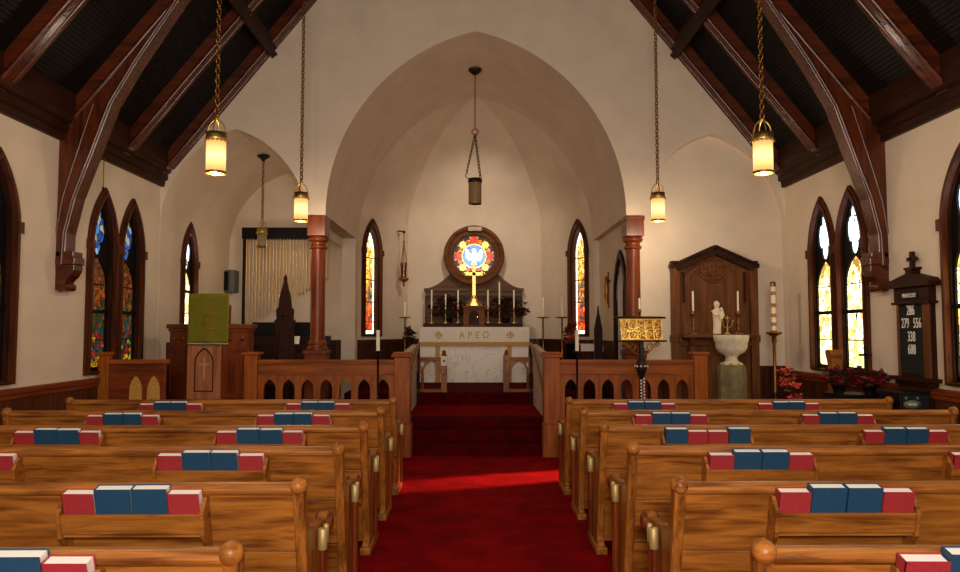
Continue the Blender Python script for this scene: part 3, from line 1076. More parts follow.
# gates of the altar rail
for s, nm in ((-1, 'left'), (1, 'right')):
    t = thing('altar_rail', 'light oak altar rail section with one open pointed arch, %s before the altar' % nm, 'railing', (.02 + s * .52, 12.42, P2), 0, 'altar rail sections')
    po = MB().box(-.05, .05, -.05, .05, 0, .62).build('rail_post', M['oak_z'], t, .006)
    MB().lathe([(.05, .62), (.03, .64), (.035, .67), (.0, .71)], n=12).build('finial', M['mahogany_x'], po)
    pm_ = M['white_paper'] if s < 0 else M['rail_z']
    if s < 0:
        MB().box(-.05, .05, -.058, -.05, .44, .6).build('cover_plate', M['linen'], po, .004)
    MB().lathe([(.022, 0), (.022, .012), (0, .016)], (0, -.06, .52), 14, 'y').lathe([(.022, 0), (.022, .012), (0, .016)], (0, -.053, .3), 14, 'y').build('rosette', M['mahogany_x'], po)
    a, b2 = sorted((s * .05, s * .5))
    MB().box(a, b2, -.045, .045, .53, .58).build('top_rail', M['rail_x'], t, .006)
    MB().box(a, b2, -.04, .04, .0, .05).build('bottom_rail', M['rail_x'], t, .006)
    hx = (a + b2) / 2
    h1 = arch(s * .21, .125, .34, .5, .052, 8)
    sp_ = [(s * .36 + dx, .46 + dz) for dx, dz in ((0, -.05), (.04, 0), (0, .05), (-.04, 0))]
    MB().plate([(s * .05, .30), (s * .36 + s * .05, .30), (s * .5, .44), (s * .5, .53), (s * .05, .53)][::s], [[(s * .21 + .125, .3005)] + [p for p in arch(s * .21, .125, .34, .5, None, 8)] + [(s * .21 - .125, .3005)], sp_], -.018, .018, 'xz').build('arch_bracket', M['oak_z'], t)
    MB().lathe([(.02, .05), (.028, .1), (.016, .14), (.026, .2), (.018, .3), (.026, .36)], (s * .36, 0, 0), 12).build('baluster', M['rail_z'], t)
# sloping hand rails and the low screens behind the newels
for s, nm in ((-1, 'left'), (1, 'right')):
    xo = -.97 if s < 0 else 1.0
    t = thing('choir_screen', 'low pale panelled screen running back from the %s newel post to the altar step' % nm, 'screen', (xo, 9.8, P1), 0, 'choir screens beside the steps')
    MB().prism([(.05, .42), (.25, .1), (.6, 0), (2.4, 0), (2.4, .95), (.05, .83)], -.03, .03, 'yz').build('panel', M['pale_panel'], t, .006)
    MB().bar((0, .05, .845), (0, 2.4, .965), .09, .04).build('capping', M['pale_panel'], t, .006)
    t2 = thing('handrail', 'thin dark sloping handrail beside the %s end of the chancel steps' % nm, 'handrail', (xo - s * .07, 9.78, P1), 0, 'sloping handrails')
    MB().tube([(0, .0, .32), (0, .15, .36), (0, 2.3, 1.0), (0, 2.38, 1.0)], .02, 10).build('rail', M['old_brass'], t2)
    MB().tube([(0, .02, .33), (0, .02, 0)], .015, 8).tube([(0, 2.36, 1.0), (0, 2.36, 0)], .015, 8).build('baluster', M['iron'], t2)

# ================================================================== PULPIT SIDE
def wall_panel(mb, p, q, z0, z1, th, fr=.06):
    """raised frame on the vertical face from p to q (plan points, outward normal to the right of p->q)"""
    p, q = Vector((p[0], p[1], 0)), Vector((q[0], q[1], 0))
    d = (q - p).normalized()
    nrm = Vector((d.y, -d.x, 0))
    for a, b2, c, e in ((0, fr, z0, z1), ((q - p).length - fr, (q - p).length, z0, z1), (fr, (q - p).length - fr, z0, z0 + fr), (fr, (q - p).length - fr, z1 - fr, z1)):
        vs = []
        for h in (0, th):
            for u, z in ((a, c), (b2, c), (b2, e), (a, e)):
                v = p + d * u + nrm * h
                vs.append((v.x, v.y, z))
        mb.add(vs, [(0, 1, 2, 3), (4, 5, 6, 7), (0, 1, 5, 4), (1, 2, 6, 5), (2, 3, 7, 6), (3, 0, 4, 7)])
    return mb
PO = Vector((-3.53, 9.78, P1))
t = thing('pulpit', 'carved wooden pulpit with a paler front panel, at the front left', 'pulpit', PO)
plan = [(-.22, 0), (.22, 0), (.45, .33), (.45, .62), (-.6, .62), (-.6, .33)]
MB().prism(plan, .3, 1.2, 'xy').build('body', M['mahogany_z'], t)
big = [(x * 1.09, (y - .3) * 1.12 + .3) for x, y in plan]
MB().prism(big, 0, .26, 'xy').prism([(x * 1.05, (y - .3) * 1.06 + .3) for x, y in plan], .26, .3, 'xy').build('plinth', M['dark_x'], t, .006)
MB().prism(big, 1.24, 1.3, 'xy').prism([(x * 1.04, (y - .3) * 1.06 + .3) for x, y in plan], 1.2, 1.24, 'xy').build('cornice', M['mahogany_x'], t, .006)
wall_panel(MB(), (-.6, .33), (-.22, 0), .32, 1.0, .02).build('side_frame', M['mahogany_z'], t)
wall_panel(MB(), (.22, 0), (.45, .33), .32, 1.0, .02).build('side_frame', M['mahogany_z'], t)
for cx, cy in ((-.5, .245), (-.32, .09), (.28, .09), (.4, .255)):
    MB().sphere((cx, cy - .0, 1.11), .04, 12, 8).build('rosette', M['mahogany_x'], t)
pn = MB().plate([(-.22, .32), (.22, .32), (.22, 1.02), (-.22, 1.02)], [arch(0, .12, .78, .98, .42, 10)], -.03, 0, 'xz').box(-.22, .22, -.01, 0, .32, 1.02).build('front_panel', M['pale_front'], t, .003)
MB().plate(arch(0, .125, .78, .99, .415, 10), [arch(0, .112, .78, .97, .43, 10)], -.036, -.03, 'xz').build('arch_line', M['dark_z'], pn)
MB().prism([(-.014, .5), (.014, .5), (.014, .68), (.06, .68), (.075, .694), (.06, .708), (.014, .708), (.014, .77), (0, .79), (-.014, .77), (-.014, .708), (-.06, .708), (-.075, .694), (-.06, .68), (-.014, .68)], -.03, -.01, 'xz').build('carved_cross', M['carving'], pn).location = (0, 0, .075)
MB().box(-.24, .24, -.045, 0, .28, .31).build('front_sill', M['carving'], t, .004)
MB().box(-.24, .24, -.03, 0, .1, .28).build('front_base', M['pale_front'], t, .004)
MB().prism([(.08, 1.3), (.4, 1.3), (.42, 1.55), (.02, 1.7), (-.0, 1.68), (.06, 1.4)], -.2, .2, 'yz').build('book_desk', M['mahogany_x'], t, .006)
t = thing('pulpit_fall', 'green cloth with russet embroidery and white fringe, hanging over the pulpit front', 'cloth', PO + Vector((.07, -.11, 1.05)))
g = MB()
nx, nz = 16, 14
vs, fs = [], []
for i in range(nz + 1):
    for j in range(nx + 1):
        u, v = j / nx, i / nz
        vs.append((-.265 + .53 * u, .012 * math.sin(u * 9 + v * 2) * (1 - v) + .02 * v, .64 * v))
for i in range(nz):
    for j in range(nx):
        q = i * (nx + 1) + j
        fs.append((q, q + 1, q + nx + 2, q + nx + 1))
g.add(vs, fs, True)
g.box(-.265, .265, .015, .12, .636, .645)
o = g.build('cloth_panel', M['green_cloth'], t)
md = o.modifiers.new('solid', 'SOLIDIFY'); md.thickness = .006
em = MB()
for pts in ([(-.08, .3), (-.02, .36), (.03, .33), (.02, .26), (-.06, .22), (-.03, .17), (.05, .17), (.13, .16)], [(-.04, .38), (.02, .39), (.06, .35)], [(-.09, .24), (-.05, .28), (.0, .24), (.06, .22)]):
    em.tube([(x, -.014, z) for x, z in pts], .008, 6)
em.build('embroidery', M['russet'], t)
fb = MB()
for i in range(26):
    fb.sphere((-.255 + .51 * i / 25, 0, -.008), .008, 6, 4)
fb.build('fringe', M['white_paper'], t)

t = thing('choir_stall', 'low brown stall front with two light pointed panels, by the left windows', 'stall front', (-4.06, 8.85, 0))
MB().box(-.36, .4, .0, .04, 0, 1.22).build('front_board', M['mahogany_x'], t, .005)
MB().box(-.38, -.26, -.03, .07, 0, 1.32).box(-.395, -.245, -.045, .085, 1.32, 1.36).build('stall_post', M['rail_z'], t, .006)
MB().box(-.26, .42, -.03, .08, 1.22, 1.27).build('top_rail', M['rail_x'], t, .006)
for x in (.06, .27):
    MB().prism(arch(x, .075, .9, 1.08, .5, 8), -.018, 0, 'xz').build('pointed_panel', M['pale_oak'] if 'pale_oak' in M else M['gold_braid'], t, .004)

# organ pipes on the chamber back wall
t = thing('organ_pipes', 'rank of thin gilded organ pipes hanging below a dark bar in the left chamber', 'organ pipes', (-3.55, 13.25, 3.25))
MB().box(-.6, .95, -.08, .12, 0, .2).build('header_bar', M['black'], t, .006)
MB().box(-.6, -.57, .0, .1, -1.6, 0).build('side_rail', M['black'], t, .004)
n = 25
for i in range(n):
    u = i / (n - 1)
    x = -.53 + 1.44 * u
    if i < 23 or True:
        ln = 1.6 - .85 * min(1.0, u * 1.0) + (.02 if i % 2 else 0)
        zm = -.82 - .12 * abs(math.sin(u * 2 * PI)) - .02 * (i % 3)
        p_ = MB().lathe([(.012, 0), (.012, max(zm, -ln + .1)), (.0145, max(zm, -ln + .1) - .01), (.012, max(zm, -ln + .1) - .06), (.012, -ln + .06), (.004, -ln)], (x, .0, 0), 10).build('pipe', M['steel'], t)
        MB().prism([(x - .009, max(zm, -ln + .1) - .04), (x + .009, max(zm, -ln + .1) - .04), (x, max(zm, -ln + .1) + .01)], -.022, -.015, 'xz').build('pipe_mouth', M['gold'], p_)
t = thing('organ_console', 'dark organ console behind the left rail, under the organ pipes', 'organ', (-3.3, 12.4, P1))
MB().box(-.55, .8, 0, .6, 0, 1.12).box(-.55, .8, -.25, 0, .7, .76).box(-.5, -.44, -.2, 0, 0, .7).box(.69, .75, -.2, 0, 0, .7).build('case', M['dark_x'], t, .01)
MB().box(-.4, .65, -.0, .05, 1.12, 1.35).build('music_desk', M['black'], t, .008)
pp = at(295, 340, 11.6)
t = thing('music_stand', 'thin black music stand beside the spired chair, holding white paper', 'music stand', (pp.x, 11.6, P1))
MB().lathe([(.16, 0), (.15, .02), (.02, .03), (.012, .06), (.012, pp.z - P1 - .1)], n=12).bar((-.1, 0, pp.z - P1 - .08), (.1, 0, pp.z - P1 - .08), .04, .02).build('stand', M['iron'], t)
tag(MB().prism([(-.02, 0), (-.015, 0), (.045, .12), (.04, .12)], -.075, .075, 'yz').build('sheet_music', M['white_paper'], None, 0, (pp.x, 11.57, pp.z - .06)), 'white sheet of paper propped on the music stand', 'paper')

pc = at(285, 360, 11.0)
t = thing('spired_chair', 'tall dark carved chair with a spired back, left of the left column', 'chair', (pc.x - .11, 11.4, P1))
t.scale = (.85, 1, .945)
MB().box(-.16, -.11, -.05, .0, 0, 1.35).box(.11, .16, -.05, .0, 0, 1.35).build('back_post', M['dark_z'], t, .006)
sp = [(-.17, .35), (.17, .35), (.17, 1.35), (.19, 1.38), (.19, 1.44), (.15, 1.47), (.16, 1.62), (.12, 1.66), (.1, 1.82), (.05, 2.0), (.025, 2.1), (.03, 2.13), (0, 2.2)]
sp += [(-x, z) for x, z in reversed(sp[2:-1])]
MB().prism(sp, -.03, .02, 'xz').build('spired_back', M['dark_z'], t, .006)
MB().prism(arch(0, .1, 1.05, 1.28, .6), -.045, -.03, 'xz').lathe([(.0, -.02), (.05, -.02), (.05, .02), (0, .02)], (0, -.04, 1.55), 14, 'y').build('carving', M['dark_x'], t, .004)
MB().box(-.22, .22, -.5, 0, .4, .46).build('seat', M['dark_x'], t, .008)
for x in (-.19, .19):
    MB().box(x - .025, x + .025, -.5, -.45, 0, .4).build('leg', M['dark_z'], t, .005)

pa = at(229, 281, 13.25)
t = thing('loudspeaker', 'small grey loudspeaker mounted high in the left chamber beside the window', 'loudspeaker', (pa.x - .02, 13.3, pa.z))
MB().prism([(-.12, .2), (-.12, -.02), (.07, -.09), (.12, -.05), (.12, .2)], -.2, .2, 'xy').build('cabinet', M['speaker_grey'], t, .01)
MB().box(-.09, .05, -.07, -.055, -.17, .17).build('grille', M['black'], t, .004)

# ================================================================== HANGING LAMPS
def chain(mb, p, q, link=.05, r=.004, w=.012):
    p, q = Vector(p), Vector(q)
    L_ = (q - p).length
    d = (q - p) / L_
    a = d.orthogonal().normalized()
    b2 = d.cross(a)
    n = max(2, int(L_ / (link * .78)))
    for i in range(n):
        c = p + d * (L_ * (i + .5) / n)
        s1 = a if i % 2 else b2
        pts = [c + d * (math.cos(2 * PI * k / 8) * link / 2) + s1 * (math.sin(2 * PI * k / 8) * w) for k in range(8)]
        mb.tube(pts, r, 5, False, True)
    return mb
def lamp(name, label, x, y, zc, ztop, lit=True, R=.088, H=.32, group='glass lanterns hanging on chains', canopy=False):
    """zc: middle of the glass"""
    t = thing(name, label, 'pendant lamp', (x, y, zc - H / 2), 0, group)
    g = MB().lathe([(R, 0), (R, H), (R - .006, H), (R - .006, 0)], n=28, cap=False).build('glass_shade', M['shade'] if lit else M['dim_glass'], t)
    cr = MB().lathe([(R + .004, H - .03), (R + .01, H - .02), (R + .01, H + .0), (R + .004, H + .015), (R + .006, H + .05), (R - .004, H + .05), (R - .004, H - .03)], n=28, cap=False)
    for i in range(16):
        a = 2 * PI * i / 16
        cr.sphere(((R + .008) * math.cos(a), (R + .008) * math.sin(a), H - .03), .012, 6, 4)
    cr.build('crown', M['brass'], t)
    bl = MB()
    for a in (0, PI / 2):
        pts = [(math.cos(a) * (R - .005) * math.cos(k * PI / 10), math.sin(a) * (R - .005) * math.cos(k * PI / 10), H + .045 + .125 * math.sin(k * PI / 10)) for k in range(11)]
        bl.tube(pts, .007, 8)
    bl.lathe([(.0, 0), (.022, .005), (.022, .03), (.0, .04)], (0, 0, H + .16), 10)
    bl.build('bail', M['brass'], t)
    MB().lathe([(R + .003, .012), (R + .005, 0), (R + .003, -.012), (R - .008, -.012), (R - .008, .01)], n=28, cap=False).build('bottom_ring', M['old_brass'], t)
    top = ztop - (zc - H / 2)
    chain(MB(), (0, 0, H + .19), (0, 0, top), .06, .0075, .02).build('chain', M['old_brass'], t)
    if canopy:
        MB().lathe([(.1, top), (.1, top - .02), (.04, top - .06), (.015, top - .1), (0, top - .1)], n=18).build('canopy', M['iron'], t)
    return t
LAMPS = []
for px, py, y, nm in ((216, 155.5, 6.75, 'front left lit glass lantern, large, hanging before the left timber bracket'),
                      (301, 208.5, 9.7, 'smaller lit glass lantern hanging beside the left column'),
                      (763, 155.5, 6.75, 'front right lit glass lantern, large, hanging over the right pews'),
                      (658, 208.5, 9.7, 'smaller lit glass lantern hanging beside the right column')):
    p = at(px, py, y)
    top = ZR + (W - abs(p.x)) * SL if y > 7 else ZR - .0 + (W - abs(p.x)) * SL
    lamp('pendant_lamp', nm, p.x, y, p.z, top)
    LAMPS.append((p.x, y, p.z))
p = at(262, 239, 12.0)
lamp('pendant_lamp', 'small unlit lantern hanging in front of the organ pipes', p.x, 12.0, p.z, 4.47, False, .075, .24, 'unlit lanterns', True)
# sanctuary pendant with two side chains
p = at(475, 192, 12.0)
t = thing('sanctuary_pendant', 'unlit ribbed glass lantern hung by two chains in the middle of the chancel arch', 'pendant lamp', (p.x, 12.0, p.z - .2))
MB().lathe([(.1, 0), (.1, .36)], n=20).build('glass_shade', M['dim_glass'], t)
rb = MB()
for i in range(20):
    a = 2 * PI * i / 20
    rb.tube([(.1 * math.cos(a), .1 * math.sin(a), 0), (.1 * math.cos(a), .1 * math.sin(a), .36)], .006, 5)
rb.lathe([(.108, 0), (.108, .012)], n=20)
rb.build('rib', M['old_brass'], t)
MB().lathe([(.112, .35), (.118, .37), (.112, .42), (.09, .42)], n=20).build('crown', M['iron'], t)
ztop = 5.92 - (p.z - .2)
zr = at(475, 132, 12.0).z - (p.z - .2)
ch = MB()
chain(ch, (0, 0, zr - .04), (-.14, 0, .5), .07, .006, .017)
chain(ch, (0, 0, zr - .04), (.09, 0, .42), .07, .007, .02)
ch.tube([(-.14, 0, .5), (-.16, 0, .47), (-.14, 0, .44), (-.1, 0, .42)], .008, 6)
ch.build('chain', M['iron'], t)
MB().tube([(math.cos(k * PI / 6) * .05, 0, zr + math.sin(k * PI / 6) * .05) for k in range(12)], .012, 8, False, True).build('ring', M['old_brass'], t)
MB().tube([(0, 0, zr + .05), (0, 0, ztop - .05)], .009, 8).build('rod', M['old_brass'], t)
MB().lathe([(.11, ztop), (.11, ztop - .02), (.05, ztop - .08), (0, ztop - .1)], n=18).build('canopy', M['iron'], t)

# sanctuary lamp on a bracket
a = at(404, 232, 14.85)
t = thing('sanctuary_lamp', 'small red glass lamp hung on thin chains from a scrolled bracket, left of the altar', 'sanctuary lamp', (a.x, 14.85, a.z))
br = MB().tube([(0, 0, 0), (-.1, .05, .03), (-.22, .2, 0)], .014, 8).tube([(-.2, .15, 0), (-.16, .12, -.07), (-.1, .08, -.05), (-.12, .08, 0)], .009, 8).sphere((0, 0, 0), .03)
br.sphere((-.2, .16, .03), .05, 10, 6, (1, .6, 1)).sphere((-.26, .2, .0), .04, 10, 6).sphere((-.2, .17, .09), .03, 8, 6)
br.build('bracket', M['iron'], t)
zg = at(404, 271, 14.85).z - a.z
cm = MB()
for i in range(3):
    an = 2 * PI * i / 3 + .5
    chain(cm, (0, 0, -.2), (.06 * math.cos(an), .06 * math.sin(an), zg + .16), .04, .004, .01)
chain(cm, (0, 0, 0), (0, 0, -.2), .04, .004, .01)
cm.sphere((0, 0, -.2), .02, 8, 6)
cm.build('chain', M['old_brass'], t)
MB().lathe([(.055, zg - .13), (.062, zg + .1)], n=16).build('red_glass', M['red_glass'], t)
MB().lathe([(.01, zg - .32), (.025, zg - .28), (.012, zg - .24), (.09, zg - .18), (.11, zg - .15), (.06, zg - .13)], n=18).lathe([(.065, zg + .1), (.07, zg + .11), (.065, zg + .17)], n=16, cap=False).build('holder', M['old_brass'], t)

# ================================================================== ALTAR
AY = 14.3
ax = at(474, 330, AY).x
t = thing('altar', 'white marble altar with gold bands and gold lettering on its upper strip', 'altar', (ax, AY, P2))
MB().box(-1.04, 1.05, 0, .7, .0, .72).build('front_slab', M['marble'], t, .004)
MB().box(-1.12, 1.12, -.05, .72, -.0, .03).build('foot_step', M['dark_x'], t)
MB().box(-1.06, 1.07, -.015, .74, .8, 1.09).build('upper_strip', M['linen'], t, .01)
MB().box(-1.06, 1.07, -.025, -.0, .72, .80).build('gold_band', M['gold_braid'], t, .003)
for x in (-.70, .68):
    MB().box(x - .045, x + .045, -.012, 0, .03, .72).build('gold_orphrey', M['gold_braid'], t, .003)
xf = Matrix.Translation((0, -.018, .93)) @ Matrix.Rotation(PI / 2, 4, 'X')
MB().text('A P E \u03a9', .18, xf, 1.0).build('embroidered_letters', M['thread'], t)
for x in (-.68, .70):
    c = MB().tube([(x + .055 * math.cos(k * PI / 8), -.02, .94 + .055 * math.sin(k * PI / 8)) for k in range(16)], .007, 6, False, True)
    c.box(x - .007, x + .007, -.024, -.016, .86, 1.02).box(x - .08, x + .08, -.024, -.016, .933, .947)
    c.build('embroidered_cross', M['thread'], t)

# reredos with the round frame
ZB = at(474, 325, 15.2).z
t = thing('reredos', 'brown carved reredos with a round frame about the dove window', 'reredos', (RX, 15.3, ZB))
cz = RZ - ZB
RO, RI = .625, .43
pts = [(-1.0, 0), (1.0, 0), (1.0, .74)]
for i in range(9):
    u = i / 8
    pts.append((1.0 - .56 * u, .76 + .36 * (u ** 1.8)))
pts += [(-x, z) for x, z in reversed(pts[2:])]
MB().prism(pts, -.02, .08, 'xz').build('backboard', M['reredos'], t, .006)
MB().box(-1.03, 1.03, -.05, .08, .70, .76).build('ledge_moulding', M['reredos'], t, .006)
rg = MB()
vs, fs = [], []
pr = [(RI, .0), (RI, -.07), (RI + .03, -.1), (RI + .07, -.08), (RI + .1, -.08), (RI + .12, -.14), (RO - .03, -.15), (RO, -.12), (RO, .08)]
n = 56
for r_, d in pr:
    for j in range(n):
        an = 2 * PI * j / n
        vs.append((r_ * math.cos(an), d, cz + r_ * math.sin(an)))
for i in range(len(pr) - 1):
    for j in range(n):
        fs.append((i * n + j, i * n + (j + 1) % n, (i + 1) * n + (j + 1) % n, (i + 1) * n + j))
rg.add(vs, fs, True)
rg.build('round_frame', M['brown_x'], t)
MB().box(-.12, .16, -.165, -.14, cz + RO - .12, cz + RO - .035).build('carved_plaque', M['pale_panel'], t, .006)
# gradine shelf
GY = 14.86
ZG = P2 + 1.09
t = thing('gradine', 'long dark shelf standing on the back of the altar below the round window', 'shelf', (RX, GY, ZG))
MB().box(-1.02, .98, 0, .4, 0, .08).build('shelf_board', M['dark_x'], t, .006)
t = thing('shelf_railing', 'thin dark railing along the back of the altar shelf, behind the candles', 'railing', (RX, GY, ZG))
ra = MB().box(-1.0, .97, .36, .385, .62, .65)
for x in (-.99, -.6, -.2, .2, .6, .96):
    ra.box(x - .012, x + .012, .36, .385, .08, .62)
ra.build('rail', M['iron'], t)
t = thing('tabernacle', 'small wooden tabernacle with a dark arched door below the brass cross', 'tabernacle', (RX, GY - .2, ZG))
MB().box(-.21, .21, -.12, .2, 0, .38).box(-.235, .235, -.14, .2, .38, .42).box(-.235, .235, -.14, .2, 0, .03).build('case', M['brown_x'], t, .006)
MB().prism(arch(0, .1, .2, .33, .05, 8), -.135, -.12, 'xz').build('door', M['dark_z'], t)
MB().lathe([(.012, 0), (.012, .02)], (.07, -.14, .2), 8, 'y').build('knob', M['gold'], t)
t = thing('altar_cross', 'brass altar cross on a stepped foot, standing on the tabernacle', 'cross', (RX, GY - .2, ZG + .42))
fo = MB()
for i, (w_, h0, h1) in enumerate(((.17, 0, .04), (.12, .04, .08), (.08, .08, .14))):
    fo.lathe([(w_, h0), (w_, h1)], n=8, smooth=False, rot=PI / 8)
fo.build('foot', M['gold'], t, .005)
MB().box(-.035, .035, -.025, .025, .14, .86).box(-.2, .2, -.025, .025, .60, .67).sphere((0, 0, .16), .06, 12, 8).sphere((-.2, 0, .635), .045, 10, 6).sphere((.2, 0, .635), .045, 10, 6).build('shaft', M['gold'], t, .004)

def candlestick(label, x, y, z, h, hc, r=.018, stand='brass', pan=.07, group='candlesticks on the altar shelf', name='candlestick'):
    t = thing(name, label, 'candlestick', (x, y, z), 0, group)
    MB().lathe([(.07, 0), (.07, .012), (.03, .03), (.014, .05), (.012, h * .45), (.024, h * .5), (.012, h * .55), (.013, h - .03), (pan, h - .012), (pan, h), (.02, h + .004), (.022, h + .03)], n=14).build('stick', M[stand], t)
    c = MB().lathe([(r, h), (r * .95, h + hc - .006), (r * .4, h + hc)], n=12).build('candle', M['wax'], t)
    MB().tube([(0, 0, h + hc), (0, 0, h + hc + .018)], .003, 5).build('wick', M['iron'], c)
    return t
for px, hh, nm in ((431.5, 0, 'first'), (445.5, -.08, 'second'), (458, 0, 'third'), (488, 0, 'fourth'), (499.5, .16, 'fifth and tallest'), (514, 0, 'sixth')):
    x = at(px, 310, GY).x
    candlestick('slim candle on the altar shelf, %s from the left of six' % nm, x, GY + .04, ZG + .08, .3, .37 + hh, .016, 'brass', .03)

def plant(name, label, cat, loc, rx, ry, rz_, n, mats, size=.06, pot=None, seed=1, group=None, droop=0.0):
    r = random.Random(seed)
    t = thing(name, label, cat, loc, 0, group)
    base = 0
    if pot:
        MB().lathe([(pot[0] * .75, 0), (pot[0], pot[1]), (pot[0] * 1.08, pot[1]), (pot[0] * 1.08, pot[1] + .015), (pot[0] * .9, pot[1] + .015), (pot[0] * .85, pot[1] - .02), (0, pot[1] - .02)], n=16).build('pot', M[pot[2]], t)
        base = pot[1]
    stm = MB()
    ms = [MB() for _ in mats]
    for i in range(n):
        a, ph = r.uniform(0, 2 * PI), r.uniform(-.3, 1) * PI / 2
        k = r.uniform(.55, 1)
        c = Vector((rx * k * math.cos(a) * math.cos(ph), ry * k * math.sin(a) * math.cos(ph), base + rz_ * (.45 + .6 * math.sin(ph)) * k - droop * abs(math.cos(a))))
        if i % 5 == 0:
            stm.tube([(0, 0, base * .9), (c.x * .5, c.y * .5, (base + c.z) / 2 + .02), tuple(c)], .005, 5)
        q = r.randrange(len(mats))
        for L_ in range(5):
            an = 2 * PI * L_ / 5 + r.uniform(-.3, .3)
            s_ = size * r.uniform(.7, 1.2)
            d = Vector((math.cos(an), math.sin(an), r.uniform(-.5, .6))).normalized()
            d = (d + Vector((0, -.3, .1))).normalized()
            w_ = d.cross(Vector((r.uniform(-1, 1), r.uniform(-1, 1), 1))).normalized() * s_ * .35
            up = d.cross(w_).normalized() * s_ * .12
            ms[q].add([c, c + d * s_ * .5 + w_, c + d * s_, c + d * s_ * .5 - w_, c + d * s_ * .5 + up], [(0, 1, 4), (1, 2, 4), (2, 3, 4), (3, 0, 4)])
    stm.build('stems', M['leaf'], t)
    for q, m_ in enumerate(mats):
        if ms[q].v:
            ms[q].build('flowers' if m_ != 'leaf' else 'foliage', M[m_], t, normals=False)['kind'] = 'stuff'
    return t
p = at(447, 322, GY)
plant('poinsettia', 'dark red flowering plant on the altar shelf, left of the tabernacle', 'plant', (p.x + .02, GY + .13, ZG + .08), .42, .11, .42, 150, ('wine_leaf', 'leaf', 'red_leaf', 'wine_leaf'), .085, (.09, .1, 'iron'), 3, 'dark red plants about the altar')
p = at(506, 322, GY)
plant('poinsettia', 'dark red flowering plant on the altar shelf, right of the tabernacle', 'plant', (p.x, GY + .13, ZG + .08), .48, .11, .40, 150, ('wine_leaf', 'leaf', 'red_leaf', 'wine_leaf'), .085, (.09, .1, 'iron'), 4, 'dark red plants about the altar')
p = at(418, 345, 14.6)
plant('poinsettia', 'red leaved plant on a tall stand at the left end of the altar', 'plant', (ax - 1.27, 14.5, P2), .1, .1, .5, 40, ('red_leaf', 'wine_leaf', 'leaf'), .08, (.1, .62, 'iron'), 5, 'dark red plants about the altar')
p = at(571, 335, 13.2)
plant('poinsettia', 'red leaved plant below the right chancel lancet window', 'plant', (p.x + .0, 13.2, P2), .12, .12, .42, 45, ('red_leaf', 'wine_leaf', 'orange_petal'), .08, (.1, .78, 'iron'), 6, 'dark red plants about the altar')

def floor_candle(px, y, ypan, ytop, floor, label, r=.022, pan=.12, group='tall candlesticks in the chancel', st='old_brass'):
    b2, c = at(px, ypan, y), at(px, ytop, y)
    return candlestick(label, b2.x, y, floor, b2.z - floor, c.z - b2.z, r, st, pan, group, 'floor_candlestick')
floor_candle(405, 14.1, 317, 302, P2, 'tall brass candlestick left of the altar, under the hanging red lamp')
floor_candle(543, 14.1, 317, 297, P2, 'tall brass candlestick just right of the altar')
floor_candle(562, 13.0, 317, 296, P2, 'tall brass candlestick in front of the right chancel lancet')
floor_candle(639.5, 10.35, 311, 298, P1, 'slim dark candlestick standing in front of the right column', .016, .03)
floor_candle(378, 9.42, 351, 330, 0, 'white processional candle on a dark pole before the left rail', .024, .06, 'processional candles before the rails', 'iron')
floor_candle(577, 9.42, 351, 330, 0, 'white processional candle on a dark pole before the right rail', .024, .06, 'processional candles before the rails', 'iron')

# credence shelf, crucifix, dark chair back on the right of the chancel
p = at(590, 338, 13.2)
t = thing('credence_table', 'white covered credence table at the back right of the chancel', 'table', (p.x + .02, 13.2, P2 - .0))
MB().box(-.2, .2, -.16, .16, .74, .77).build('tabletop', M['brown_x'], t)
MB().box(-.21, .21, -.17, .17, .77, .79).box(-.21, .21, -.175, -.168, .66, .79).build('cloth', M['linen'], t, .006)
for x in (-.17, .17):
    for y in (-.13, .13):
        MB().box(x - .02, x + .02, y - .02, y + .02, 0, .74).build('leg', M['dark_z'], t)
t = thing('crucifix', 'small crucifix hanging on the right wall of the chancel', 'crucifix', (2.3, 12.55, 2.35))
t.scale = (.8, .8, .8)
MB().box(-.03, -.008, -.02, .02, -.45, .32).box(-.03, -.008, -.2, .2, .1, .14).build('cross', M['brown_z'], t)
fg = MB()
fg.sphere((-.06, 0, .19), .035, 10, 8, (1, 1, 1.25))
fg.tube([(-.05, 0, .15), (-.06, 0, .1), (-.06, .01, 0), (-.05, 0, -.08), (-.07, .02, -.2), (-.05, 0, -.38)], [.02, .045, .04, .045, .035, .018], 10)
for s_ in (-1, 1):
    fg.tube([(-.05, s_ * .03, .1), (-.05, s_ * .1, .13), (-.045, s_ * .18, .15)], [.02, .016, .012], 8)
fg.build('figure', M['old_brass'], t)
p = at(600, 330, 12.7)
t = thing('chancel_chair', 'narrow dark chair with a pointed back by the white covered table', 'chair', (2.14, 12.75, P2))
t.scale = (.55, .8, .95)
MB().prism([(-.13, .3), (.13, .3), (.13, 1.1), (.03, 1.4), (.02, 1.5), (0, 1.55), (-.02, 1.5), (-.03, 1.4), (-.13, 1.1)], -.03, .02, 'xz').build('pointed_back', M['dark_z'], t, .006)
MB().box(-.2, .2, -.42, 0, .4, .45).build('seat', M['dark_x'], t, .006)
for x in (-.16, .16):
    for y in (-.39, -.03):
        MB().box(x - .02, x + .02, y - .02, y + .02, 0, .4).build('leg', M['dark_z'], t)

